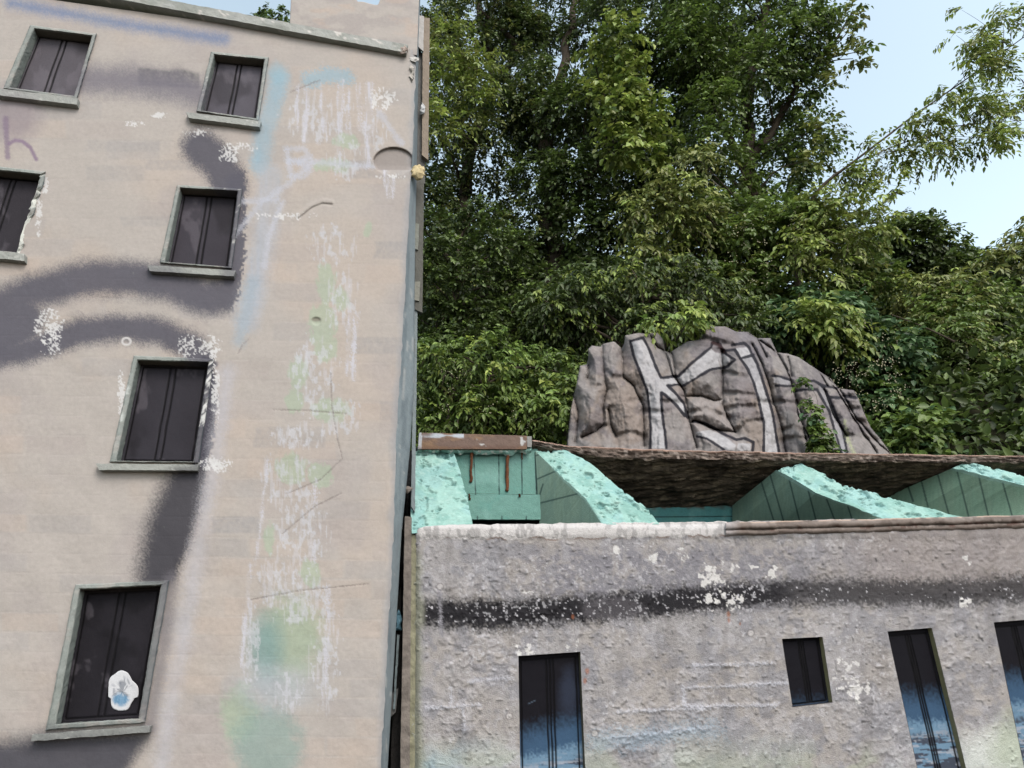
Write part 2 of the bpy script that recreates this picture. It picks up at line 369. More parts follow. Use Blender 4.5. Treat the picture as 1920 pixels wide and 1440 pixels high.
    for pts in ([(560, 408), (585, 388), (605, 380), (622, 382)], [(620, 700), (622, 760), (632, 820), (642, 860)], [(512, 768), (580, 770), (650, 776)], [(640, 862), (600, 900), (540, 925)],
                [(530, 1000), (590, 950), (640, 925)], [(470, 1125), (560, 1108), (690, 1095)], [(447, 662), (456, 645), (468, 634)], [(545, 172), (580, 158), (600, 150)]):
        c = mix(c, C(120, 110, 104), strk(X, Y, pts, .8, 1.1, 1.5, 61) * .6)
    c = mix(c, C(120, 104, 96), blob(X, Y, 593, 599, 9, 4, .4) * .55)
    # grey-blue tint towards the right-hand arris
    xr = np.interp(Y, YR, XR)
    c = mix(c, C(150, 156, 162), ss(-16, 0, X - xr + (n2 - .5) * 16) * .5)
    return c
YR = [-60, 0, 102, 262, 420, 595, 711, 840, 1000, 1440, 1600]
XR = [788, 785, 780, 775, 766, 757, 750, 742, 738, 714, 706]
XO = [790, 788, 785, 783, 779, 777, 777, 769, 753, 727, 718]     # outer edge of the side return as seen
def relief_left(X, Y):
    h = (fbm(px3(X, Y), .012, 71, 3) - .5) * .010 + (fbm(px3(X, Y), .12, 72) - .5) * .0016 * ss(.35, .65, fbm(px3(X, Y), .01, 73))
    brick = np.abs(((Y - .02 * X) / 37.0) % 1 - .5)
    h -= (ss(.47, .5, brick)) * .0006
    ox, oy, rx, ry = HOLE_OVAL
    dd = np.hypot((X - ox) / rx, (Y - oy) / ry)
    h -= (1 - ss(.9, 1.02, dd)) * .016 * ss(335, 312, Y + 0 * X) if False else (1 - ss(.9, 1.02, dd)) * .016 * (1 - ss(308, 332, Y))
    h -= blob(X, Y, 593, 602, 8, 7, .2) * .006
    h -= strk(X, Y, [(560, 410), (585, 390), (605, 382), (622, 384)], 1.5, 1.5) * .004
    h += strk(X, Y, [(560, 404), (585, 384), (605, 376), (622, 378)], 4, 3) * .003
    for pts in ([(620, 700), (622, 760), (632, 820), (642, 860)], [(512, 768), (580, 770), (650, 776)], [(640, 862), (600, 900), (540, 925)], [(530, 1000), (590, 950), (640, 925)], [(470, 1125), (560, 1108), (690, 1095)]):
        h -= strk(X, Y, pts, 1, 1.3) * .0016
    h -= blob(X, Y, 716, 190, 20, 16, .3, .4) * .004
    # rounded arris
    xr = np.interp(Y, YR, XR)
    h -= np.clip((X - (xr - 12)) / 12, 0, 1) ** 2 * .012
    return h

house = thing('tall_model_house', 'tall pinkish beige model house with dark shutters, grey spray arcs and a peeling painted corner', 'model house', onL(400, 1300) * np.array([1, 1, 0]))
def wall_left():
    cell = 1.75
    xs = np.concatenate([np.linspace(-420, -30, 14)[:-1], np.arange(-30, 700, cell), ])
    s = np.linspace(0, 1, 50)
    ys = np.concatenate([np.arange(-90, 1445, cell), np.linspace(1447, 2400, 12)])
    XX = []
    for y in ys:
        xr = np.interp(y, YR + [2400], XR + [665]) + (vn(np.array([0, y, 0.]), .08, 3) - .5) * 3
        XX.append(np.concatenate([xs, 700 + (xr - 700) * s[1:]]) if xr > 701 else np.concatenate([xs, np.linspace(700, 700.5, 49)]))
    X = np.array(XX); Y = np.repeat(ys[:, None], X.shape[1], 1)
    Y = np.maximum(Y, .139 * X - 14)          # the wall ends behind the cornice
    X = np.where((Y > 1445), np.minimum(X, np.interp(Y, YR + [2400], XR + [665])), X)
    for k in WIN: X, Y = snap(X, Y, WIN[k]['i'], cell)
    c = paint_left(X, Y)
    V = onL(X, Y, relief_left(X, Y))
    fc = grid_faces(*X.shape)
    for k in WIN: fc = cut(fc, X, Y, WIN[k]['i'])
    A = V.reshape(-1, 3)[fc]; area = np.linalg.norm(np.cross(A[:, 2] - A[:, 0], A[:, 3] - A[:, 1]), axis=1)
    mesh_obj('wall', V, fc[area > 1e-9], M_WALL, house, c)
wall_left()

def ringpts(quad, n):
    q = np.array(quad, float); o = []
    for i in range(4):
        a, b = q[i], q[(i + 1) % 4]
        for k in range(n): o.append(a + (b - a) * k / n)
    return np.array(o)
def inset(quad, d):
    q = np.array(quad, float); c = q.mean(0); return c + (q - c) * (1 - d / np.linalg.norm(q - c, axis=1))[:, None]
def bilin(q, s, t):
    q = np.array(q, float); s = s[..., None]; t = t[..., None]
    return q[0] * (1 - s) * (1 - t) + q[1] * s * (1 - t) + q[2] * s * t + q[3] * (1 - s) * t
def panel_mesh(name, quad, P0, off, parent, colfn, nu=90, nv=130, lines=(.45, .53), margin=(.055, .03)):
    s, t = np.meshgrid(np.linspace(-.02, 1.02, nu), np.linspace(-.02, 1.02, nv))
    q = bilin(quad, s, t); wpx = np.linalg.norm(np.array(quad[1]) - np.array(quad[0])); hpx = np.linalg.norm(np.array(quad[3]) - np.array(quad[0]))
    g = np.zeros(s.shape)
    inner = (t > margin[1]) & (t < 1 - margin[1])
    wob = (vn(px3(q[..., 0], q[..., 1]), .03, 4) - .5) * 1.2 / wpx
    for l in lines: g = np.maximum(g, (1 - ss(1.0, 2.3, np.abs(s - l + wob) * wpx)) * inner)
    for l in (margin[0], 1 - margin[0]): g = np.maximum(g, (1 - ss(.9, 2.1, np.abs(s - l + wob) * wpx)) * inner)
    for l in (margin[1], 1 - margin[1]): g = np.maximum(g, (1 - ss(.9, 2.1, np.abs(t - l) * hpx)) * (s > margin[0]) * (s < 1 - margin[0]))
    h = off - g * .004 + (fbm(px3(q[..., 0], q[..., 1]), .05, 8) - .5) * .002
    V = on(P0, q[..., 0], q[..., 1], h)
    c = colfn(q[..., 0], q[..., 1], s, t)
    c = mix(c, C(14, 13, 15), g * .92)
    return mesh_obj(name, V, grid_faces(*s.shape), M_PANEL, parent, c)

def window_left(k):
    W = WIN[k]; i, sl_ = W['i'], W['s']; o = [tuple(q) for q in np.array(W['o']) * .74 + np.array(i) * .26]
    dark = {1: (100, 96, 102), 2: (96, 93, 101), 3: (58, 55, 60), 4: (68, 65, 72), 5: (56, 54, 60), 6: (42, 40, 45)}[k]
    DEP = -.042
    def pc(X, Y, s, t):
        n = fbm(px3(X, Y), .02, 60 + k); c = np.ones(X.shape + (3,)) * C(*dark)
        c = c * (1 + .35 * (n - .5))[..., None]
        c = mix(c, C(dark[0] * .6, dark[1] * .6, dark[2] * .6), ss(.55, .7, fbm(px3(X, Y), .012, 80 + k)) * .6)
        c = mix(c, C(140, 134, 142), ss(.62, .74, fbm(px3(X, Y, .03, .02), 1, 63 + k)) * .22)
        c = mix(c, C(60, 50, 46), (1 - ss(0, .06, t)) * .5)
        if k == 6: c = c * (.8 + .3 * s[..., None])
        return c
    q = np.array(on(PL, np.array(i)[:, 0], np.array(i)[:, 1], 0)); q2 = q + N * DEP
    ip = np.stack(pxof(q2), -1)
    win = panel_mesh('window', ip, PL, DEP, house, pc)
    # frame: loops from the wall out, across the moulding, and back into the opening
    n = 46
    O = ringpts(o, n); I = ringpts(i, n); I2 = ringpts(inset(i, 2.0), n)
    def loop(P, off): return on(PL, P[:, 0], P[:, 1], off)
    Om = O * .8 + I * .2; Im = I * .8 + O * .2
    loops = [loop(O, -.004), loop(O, .010), loop(Om, .0155), loop(Im, .0165), loop(I, .013)]
    last = loops[-1] - N * .001
    for d in (.010, .022, .034, .043, .056): loops.append(last - N * d)
    V = np.array(loops); nz = np.stack([fbm(V, 30, 3) - .5, fbm(V, 30, 5) - .5, fbm(V, 30, 7) - .5], -1)
    V = V + nz * .005
    V = V + np.stack([vn(V, 110, 3) - .5] * 3, -1) * .0022
    # broken edges
    X, Y = pxof(V); c = np.ones(X.shape + (3,)) * C(154, 160, 154)
    c = mix(c, C(132, 140, 132), ss(.5, .7, fbm(V, 12, 4)) * .5)
    c = mix(c, FLESH, ss(.55, .65, fbm(V, 22, 14)) * .5)
    side = np.repeat(np.arange(4), n)                       # 0 top 1 right 2 bottom 3 left
    lvl = np.arange(len(loops))
    innerm = (lvl >= 5)[:, None] & np.ones(len(side), bool)[None]
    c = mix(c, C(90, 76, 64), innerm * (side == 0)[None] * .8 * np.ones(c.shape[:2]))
    c = mix(c, C(134, 144, 138), innerm * (side == 3)[None] * .7 * np.ones(c.shape[:2]))  # reveal paint, with lit left and shaded top and right put into colour
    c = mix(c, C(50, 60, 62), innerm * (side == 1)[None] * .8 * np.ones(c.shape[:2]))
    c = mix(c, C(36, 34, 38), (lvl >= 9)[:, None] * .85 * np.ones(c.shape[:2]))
    sp = spray_left(X, Y, c); c = c + (sp - c) * .9; c = mix(c, C(96, 94, 100), ((side == 1)[None] & (lvl <= 4)[:, None]) * (.55 if k in (4, 5, 6) else .15) * np.ones(c.shape[:2]))
    c = mix(c, C(52, 78, 84), ((lvl <= 1)[:, None] & (side == 1)[None]) * .7 * np.ones(c.shape[:2]))
    if k == 3:
        br = ((side == 1)[None] & (lvl <= 6)[:, None]) * ss(.38, .5, fbm(V, 16, 22))
        V = V + (-T * .022 * (br * vn(V, 40, 6))[..., None]) - N * (.016 * br * vn(V, 26, 8))[..., None]
        c = mix(c, C(216, 218, 208), br)
    if k == 5:
        br = ((side == 1)[None] & (lvl <= 5)[:, None]) * (Y < 800) * ss(.35, .5, fbm(V, 20, 22) + .1)
        V = V - N * (.012 * br * vn(V, 26, 8))[..., None]
        c = mix(c, C(220, 220, 216), br * ss(.45, .55, vn(V, 90, 2)))
        br = ((side == 3)[None] & (lvl <= 2)[:, None]) * (Y > 700) * (Y < 790) * ss(.5, .6, vn(V, 60, 2))
        c = mix(c, C(214, 218, 212), br)
    if k in (2, 4): c = mix(c, C(196, 196, 190), ((lvl <= 3)[:, None] & np.ones(len(side), bool)[None]) * ss(.66, .72, fbm(V, 40, 4)) * .7)
    nl, m_ = V.shape[0], V.shape[1]
    idx = np.arange(nl * m_).reshape(nl, m_); nx = np.roll(idx, -1, 1)
    fc = np.stack([idx[:-1], idx[1:], nx[1:], nx[:-1]], -1).reshape(-1, 4)
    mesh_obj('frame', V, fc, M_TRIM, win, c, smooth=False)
    def sc(V, c):
        X, Y = pxof(V); s_ = spray_left(X, Y, c); c = c + (s_ - c) * .6
        return mix(c, C(206, 208, 200), ss(.66, .72, fbm(V, 40, 6)) * .6)
    slab('sill', sl_, PL, .032, -.003, M_TRIM, win, C(164, 167, 160), 70, 6, 8, .0022, 45, sc)
    return win
wins = {k: window_left(k) for k in WIN}

# white paint splat stuck on the lowest shutter
def splat():
    cx, cy = 229, 1297
    pts = []
    for a in np.linspace(0, 2 * math.pi, 80)[:-1]:
        r = 1 + .07 * math.sin(3 * a + 1) + .05 * math.sin(5 * a + 2) + .035 * abs(math.sin(4.5 * a))
        pts.append((cx + 28 * r * math.cos(a) * (1 if math.sin(a) < .3 else .8), cy + 37 * r * math.sin(a)))
    pts = np.array(pts)
    rings = [on(PL, cx + (pts[:, 0] - cx) * k, cy + (pts[:, 1] - cy) * k, -.0375 + (0 if k < 1 else -.004)) for k in (.02, .15, .3, .45, .6, .72, .84, .93, .98, 1.0)]
    V = np.array(rings)[::-1]
    X, Y = pxof(V)
    nn = fbm(px3(X, Y), .14, 5); c = np.ones(X.shape + (3,)) * C(222, 224, 226)
    c = mix(c, C(132, 138, 146), ss(.55, .6, nn) * (1 - ss(.5, .9, np.hypot((X - cx) / 28, (Y - cy) / 37))) * .8)
    c = mix(c, C(96, 150, 186), blob(X, Y, 226, 1310, 13, 11, .3, .9) * .85)
    c = mix(c, C(110, 116, 126), strk(X, Y, [(214, 1285), (226, 1280), (238, 1288), (230, 1298), (218, 1296)], .8, 1) * .7)
    c = mix(c, C(110, 116, 126), strk(X, Y, [(232, 1270), (240, 1276), (244, 1286)], .8, 1) * .7)
    n_, m_ = V.shape[:2]; idx = np.arange(n_ * m_).reshape(n_, m_); nx = np.roll(idx, -1, 1)
    fc = np.stack([idx[:-1], nx[:-1], nx[1:], idx[1:]], -1).reshape(-1, 4)
    mesh_obj('sticker', V, fc, M_PANEL, wins[6], c)
splat()

def cornice_col(V, c):
    X, Y = pxof(V)
    c = mix(c, C(168, 172, 168), ss(.5, .62, fbm(V, 14, 33)) * .5)
    c = mix(c, C(120, 128, 116), ss(.5, .62, fbm(V, 9, 35)) * .4)
    return mix(c, C(214, 210, 202), ss(.70, .74, fbm(V, 30, 36) + .16 * blob(X, Y, 650, 65, 26, 10) + .2 * blob(X, Y, 752, 92, 14, 12)))
slab('cornice', [(-420, -78 - 60), (765, 84), (762, 99), (-420, -62 - 60)], PL, [.05, .036, .036, .05], -.30, M_TRIM, house, C(166, 169, 162), 220, 8, 24, .0035, 30, cornice_col)
# parapet block standing on the cornice line
def parapet():
    xs = np.linspace(546, 786, 120); rows = np.linspace(0, 1, 60)
    top = -9 + 3 * np.sin(xs * .1) + 15 * (ss(662, 672, xs) * (1 - ss(708, 716, xs)))
    X = np.repeat(xs[None], 60, 0); Y = top[None] + (.139 * xs[None] - 6 - top[None]) * rows[:, None]
    X = X - (rows[:, None]) * 4
    f = onL(X, Y, (fbm(px3(X, Y), .04, 2) - .5) * .005)
    c = mix(np.ones(X.shape + (3,)) * FLESH, C(168, 160, 156), ss(.5, .65, fbm(px3(X, Y, .015, .05), 1, 4)) * .6)
    c = mix(c, C(198, 176, 158), ss(.55, .7, fbm(px3(X, Y, .02, .05), 1, 14)) * .4)
    b = f - N * .10
    V = np.concatenate([f.reshape(-1, 3), b.reshape(-1, 3)]); n = X.size
    i = np.arange(n).reshape(X.shape)
    fc = [grid_faces(*X.shape), grid_faces(*X.shape, n)[:, ::-1]]
    for e in (i[0], i[:, 0][::-1], i[:, -1]): fc.append(np.stack([e[:-1], e[1:], e[1:] + n, e[:-1] + n], -1))
    mesh_obj('parapet', V, np.concatenate(fc), M_WALL, house, np.concatenate([c.reshape(-1, 3)] * 2))
parapet()
# the side of the house, seen edge on, and the stacked boards behind its corner
def side_return():
    ys = np.linspace(-60, 1600, 420); k = np.linspace(0, 1, 8)
    V = []; c = []
    for j, kk in enumerate(k):
        xr = np.interp(ys, YR, XR) + (vn(np.stack([0 * ys, ys, 0 * ys], -1), .08, 3) - .5) * 3 * (kk == 0); xo = np.interp(ys, YR, XO)
        x = xr + (xo - xr) * kk; V.append(onL(x - .3 * (kk == 0), ys, -.012 - .10 * kk + (vn(px3(x, ys), .05, 2) - .5) * .004))
    last = V[-1]; V.append(last - N * .4 - T * .05)
    V = np.array(V); X, Y = pxof(V)
    c = np.ones(X.shape + (3,)) * C(142, 154, 158)
    c = mix(c, C(112, 124, 130), ss(.45, .6, fbm(px3(X, Y, .2, .01), 1, 6)) * .6)
    c = mix(c, C(200, 200, 196), ss(.70, .74, fbm(px3(X, Y, .25, .02), 1, 7)) * .5)
    mesh_obj('side_wall', V, grid_faces(*X.shape), M_TRIM, house, c)
side_return()
def board(quad, off, th, col, name='backing_board', **k):
    return slab(name, quad, PL, off, off - th, M_WOOD if k.pop('wood', 0) else M_TRIM, house, C(*col), 6, 60, 3, .0025, 40, **k)
board([(793, 32), (806, 34), (803, 300), (791, 290)], -.10, .03, (140, 126, 108))
board([(782, 28), (795, 30), (794, 96), (781, 84)], -.09, .01, (190, 188, 184))
board([(780, 80), (797, 110), (797, 345), (780, 330)], -.13, .02, (92, 92, 88))
board([(780, 330), (795, 332), (792, 586), (778, 580)], -.12, .03, (86, 86, 78))
board([(777, 418), (786, 420), (784, 468), (776, 466)], -.11, .01, (128, 132, 122))
board([(778, 528), (788, 528), (786, 564), (777, 562)], -.11, .01, (134, 134, 122))
board([(769, 634), (778, 636), (776, 672), (767, 670)], -.11, .01, (102, 106, 98))
board([(770, 700), (776, 700), (774, 736), (768, 736)], -.11, .01, (110, 112, 104))
board([(776, 560), (783, 562), (778, 960), (771, 950)], -.13, .03, (128, 140, 142))
def scrap(name, cx, cy, rx, ry, off, th, col, seed, parent, P0=PL):
    n1, n2 = 26, 18
    a, b = np.meshgrid(np.linspace(0, 2 * math.pi, n1), np.linspace(-math.pi / 2, math.pi / 2, n2))
    X = cx + rx * np.cos(b) * np.cos(a); Y = cy + ry * np.sin(b); O_ = off + th * np.cos(b) * np.sin(a)
    V = on(P0, X, Y, O_)
    V = V + np.stack([vn(V, 60, seed + i) - .5 for i in range(3)], -1) * .02
    c = np.ones(X.shape + (3,)) * C(*col) * (1 + (vn(V, 80, 3)[..., None] - .5) * .35)
    return mesh_obj(name, V, grid_faces(*X.shape), M_FOAM, parent, c, smooth=False)
scrap('foam_chunk', 784, 323, 13, 13, -.02, .03, (214, 196, 150), 3, house)
scrap('torn_skin', 757, 94, 8, 7, .03, .015, (176, 160, 148), 13, house)
scrap('torn_skin', 778, 112, 9, 5, .0, .012, (214, 212, 206), 23, house)
scrap('torn_skin', 793, 205, 5, 10, -.09, .01, (206, 208, 208), 33, house)
scrap('torn_skin', 772, 138, 3, 16, .004, .008, (196, 190, 180), 43, house)
adopt(house)
for w_ in wins.values(): adopt(w_)

# ================================================================== LOW HOUSE (right)
RWIN = {1: [(972, 1230), (1088, 1222), (1101, 1530), (977, 1530)], 2: [(1466, 1198), (1542, 1194), (1561, 1317), (1486, 1326)],
        3: [(1664, 1184), (1747, 1177), (1826, 1500), (1735, 1510)], 4: [(1863, 1167), (1948, 1160), (2040, 1500), (1935, 1510)]}
def paint_right(X, Y):
    P = px3(X, Y)
    n1 = fbm(P, .007, 101); n2 = fbm(P, .03, 102); n3 = fbm(P, .11, 103, 4); n4 = vn(P, .4, 104)
    c = np.ones(X.shape + (3,)) * C(168, 165, 164)
    c = mix(c, C(172, 166, 160), ss(.45, .65, n1) * .8)
    c = mix(c, C(142, 142, 148), ss(.48, .62, n2) * .65)
    c = mix(c, C(190, 188, 190), ss(.55, .66, fbm(P, .05, 109)) * .45); c = mix(c, C(120, 114, 110), ss(.6, .7, fbm(px3(X, Y, .05, .008), 1, 119)) * .3)
    c = mix(c, C(140, 136, 136), ss(.56, .66, n3) * .45)
    # greyer belt under the coping
    belt = ss(1012, 1040, Y) * (1 - ss(1110, 1160, Y)) * ss(930, 1050, X) * (1 - .6 * ss(1400, 1600, X))
    c = mix(c, C(134, 132, 138), belt * (.3 + .6 * ss(.4, .6, n3)))
    c = mix(c, C(158, 146, 138), ss(1480, 1700, X) * (1 - ss(1100, 1130, Y)) * .5)
    # brick joints drawn in the coat, left and middle
    for pts in ([(800, 1328), (900, 1322)], [(868, 1330), (872, 1370)], [(845, 1290), (846, 1325)], [(880, 1278), (960, 1270)], [(1160, 1335), (1330, 1328)], [(1290, 1290), (1420, 1284), (1480, 1280)],
                [(1300, 1248), (1450, 1244)], [(1270, 1325), (1460, 1322)], [(1130, 1385), (1230, 1375), (1330, 1366)], [(1280, 1285), (1284, 1330)]):
        c = mix(c, C(206, 208, 216), strk(X, Y, pts, 2, 2.5, 6, 111) * .6)
    # the dark painted band
    yc = np.interp(X, [760, 950, 1100, 1300, 1500, 1750, 1920, 2300], [1150, 1152, 1142, 1124, 1110, 1112, 1104, 1090])
    hw = np.interp(X, [770, 830, 900, 1000, 1300, 1450, 1500, 2200], [15, 23, 24, 24, 22, 20, 20, 20])
    d = np.abs(Y - yc) + (n2 - .5) * 12 + (n4 - .5) * 16 + (n3 - .5) * 16
    a = 1 - ss(hw - 10, hw + 16, d)
    a = a * (1 - .12 * ss(1445, 1500, X)) * ss(770, 800, X)
    chips = ss(.50, .56, fbm(P, .2, 131, 3) + .05 * blob(X, Y, 1020, 1140, 110, 40, .6) + .07 * blob(X, Y, 1370, 1110, 70, 60, .6) - .235)
    c = mix(c, C(26, 24, 29), a)
    c = mix(c, C(112, 108, 112), blob(X, Y, 1150, 1142, 58, 22, .2, .4) * .4)
    c = mix(c, C(84, 81, 82), a * ss(1470, 1500, X) * .4 * (.3 + 1.2 * n2))
    c = mix(c, C(150, 148, 154), strk(X, Y, [(824, 1100), (828, 1190)], 3, 2, 5) * .8)
    c = mix(c, C(212, 210, 214), chips * a * .85)
    # white chipped spots
    for (cx, cy, r) in [(1340, 1080, 20), (1224, 1040, 10), (1280, 1040, 9), (1160, 1030, 7), (1380, 1060, 9), (1447, 1075, 10), (1410, 1060, 8), (1375, 1120, 16), (1640, 1056, 8), (1330, 1125, 14), (1810, 1050, 8), (1810, 1130, 8), (985, 1218, 16), (1080, 1215, 12), (1590, 1240, 14), (1600, 1290, 20), (1585, 1270, 16), (1350, 1102, 8), (990, 1115, 8)]:
        q = 1 - np.hypot(X - cx, Y - cy) / r
        c = mix(c, C(222, 220, 216), ss(.56, .62, fbm(P, .11, 132, 4) + np.clip(q, -1, 1) * .12) * (q > -.6))
    c = mix(c, C(214, 213, 216), ss(.66, .70, fbm(P, .16, 133, 3)) * .45 * ss(.5, .7, vn(P, .012, 134)))
    # washed colours low down
    c = mix(c, C(130, 164, 190), ss(1385, 1430, Y + (n2 - .5) * 60) * (1 - ss(830, 900, X)) * .7)
    c = mix(c, C(150, 178, 196), strk(X, Y, [(1120, 1392), (1200, 1384), (1260, 1376), (1340, 1372)], 14, 10, 26, 8) * .45)
    c = mix(c, C(206, 212, 212), (ss(.5, .62, fbm(P, .012, 140)) * ss(1350, 1440, Y) * .4))
    c = mix(c, C(178, 190, 162), (ss(.54, .64, fbm(P, .01, 146)) * ss(1360, 1450, Y) * .4))
    c = mix(c, C(222, 226, 220), blob(X, Y, 1870, 1410, 70, 46, .5, .7) * .75)
    c = mix(c, C(170, 184, 150), blob(X, Y, 1900, 1400, 40, 60, .6, .7, 9) * .5)
    for (cx, cy, r) in [(1101, 1258, 6), (1097, 1277, 5), (1366, 1152, 5), (1367, 1163, 4), (1388, 1170, 3), (1074, 1156, 4)]:
        c = mix(c, C(166, 98, 62), blob(X, Y, cx, cy, r * .7, r * 1.1, .4, .9) * .6)
    for (cx, cy) in [(955, 1343), (825, 1100), (1115, 1375), (1408, 1187)]:
        dd = np.hypot(X - cx, Y - cy)
        c = mix(c, C(206, 202, 198), (1 - ss(4.5, 6, dd)) * .7); c = mix(c, C(110, 104, 102), (1 - ss(.6, 1.8, np.abs(dd - 6.5))) * .5)
    # white coping stripe
    yb = np.interp(X, [770, 900, 1200, 1370, 1420], [1012, 1010, 1009, 1003, 1000]) + (fbm(px3(X, 0 * Y), .08, 7) - .5) * 10
    k = (1 - ss(-1.5, 1.5, Y - yb)) * (1 - ss(1362, 1368, X)) * ss(772, 782, X)
    c = mix(c, C(214, 211, 208), k)
    c = mix(c, C(124, 98, 86), (1 - ss(.4, 2.2, np.abs(Y - yb))) * (X < 1372) * ss(.45, .6, vn(P, .05, 9)) * .8)
    c = mix(c, C(150, 148, 146), k * ss(.54, .64, fbm(px3(X, Y, .1, .05), 1, 19)) * .6)
    # yellow-green edge of the left arris
    c = mix(c, C(150, 152, 132), (1 - ss(782, 800, X + (n2 - .5) * 14)) * ss(1015, 1060, Y) * .8)
    return c
def relief_right(X, Y):
    P = px3(X, Y)
    n = fbm(P, .035, 201, 4); n2 = fbm(P, .1, 202, 4)
    worm = 1 - np.abs(fbm(P, .05, 205, 3) - .5) * 6
    zone = .12 + .88 * ss(.44, .60, fbm(P, .008, 207))
    h = (n - .5) * .008 * zone + (n2 - .5) * .0045 * zone ** 2 + (fbm(P, .008, 215, 2) - .5) * .012 + np.clip(worm, 0, 1) * .004 * zone
    pim = vn(P, .16, 209); h += ss(.80, .95, pim) * .005
    h += (vn(P, .33, 211) - .5) * .0026 * ss(.35, .6, fbm(P, .015, 212))
    for pts in ([(800, 1328), (900, 1322)], [(868, 1330), (872, 1370)], [(1160, 1335), (1330, 1328)], [(1290, 1290), (1480, 1280)], [(1300, 1248), (1450, 1244)], [(1270, 1325), (1460, 1322)], [(1130, 1385), (1330, 1366)]):
        h += strk(X, Y, pts, 2.5, 3, 5, 3) * .004
    top = 1 - ss(1000, 1014, Y)
    h = h * (1 - .45 * top) + top * .008
    h -= np.clip((992 - Y) / 9, 0, 1) ** 2 * .02 * (X < 1365)
    h -= np.clip((790 - X) / 12, 0, 1) ** 2 * .02
    edge = np.full(X.shape, 1e9)
    for q in RWIN.values(): edge = np.minimum(edge, dseg(X, Y, q + [q[0]]))
    return h * (.25 + .75 * ss(0, 10, edge))
low = thing('low_model_house', 'low grey model house missing a roof slope, exposed mint foam, black painted band', 'model house', onR(1300, 1300) * np.array([1, 1, 0]))
def wall_right():
    cell = 1.75
    s = np.linspace(0, 1, 12); xs = np.concatenate([np.arange(790, 2080, cell), np.arange(2080, 2700, 4.0), np.linspace(2704, 3600, 60)])
    ys = np.concatenate([np.arange(980, 1445, cell), np.linspace(1447, 1600, 20), np.linspace(1640, 3000, 10)])
    XX = []
    for y in ys:
        xl = np.interp(y, [980, 985, 1010, 1100, 1440, 3000], [786, 782, 780, 777, 771, 740]) + (vn(np.array([0, y, 0.]), .06, 3) - .5) * 3
        XX.append(np.concatenate([xl + (790 - xl) * s[:-1], xs]))
    X = np.array(XX); Y = np.repeat(ys[:, None], X.shape[1], 1)
    top = np.interp(X, [780, 800, 890, 1355, 1920, 3600], [990, 986, 983, 978, 968, 938]) + (fbm(px3(X, 0 * X), .06, 91) - .5) * 5
    Y = np.where(Y < 1012, top + (Y - 980) * (1012 - top) / 32.0, Y)
    for k in RWIN: X, Y = snap(X, Y, RWIN[k], cell)
    c = paint_right(X, Y); V = onR(X, Y, relief_right(X, Y))
    fc = grid_faces(*X.shape)
    for k in RWIN: fc = cut(fc, X, Y, RWIN[k])
    A = V.reshape(-1, 3)[fc]; area = np.linalg.norm(np.cross(A[:, 2] - A[:, 0], A[:, 3] - A[:, 1]), axis=1)
    fc = fc[area > 1e-10]
    # thickness along the top edge
    n = V.size // 3; t = V[0] - N * .05; l = V[:, 0] - N * .05
    VV = np.concatenate([V.reshape(-1, 3), t, l]); nc = X.shape[1]; i0 = np.arange(nc); nr = X.shape[0]; j0 = np.arange(nr) * nc
    f2 = np.stack([i0[:-1], i0[1:], i0[1:] + n, i0[:-1] + n], -1); m0 = n + nc + np.arange(nr)
    f3 = np.stack([j0[1:], j0[:-1], m0[:-1], m0[1:]], -1)
    cc = np.concatenate([c.reshape(-1, 3), np.ones((nc, 3)) * C(140, 196, 182), np.ones((nr, 3)) * C(120, 118, 100)])
    mesh_obj('wall', VV, np.concatenate([fc, f2, f3]), M_ROUGHWALL, low, cc)
wall_right()
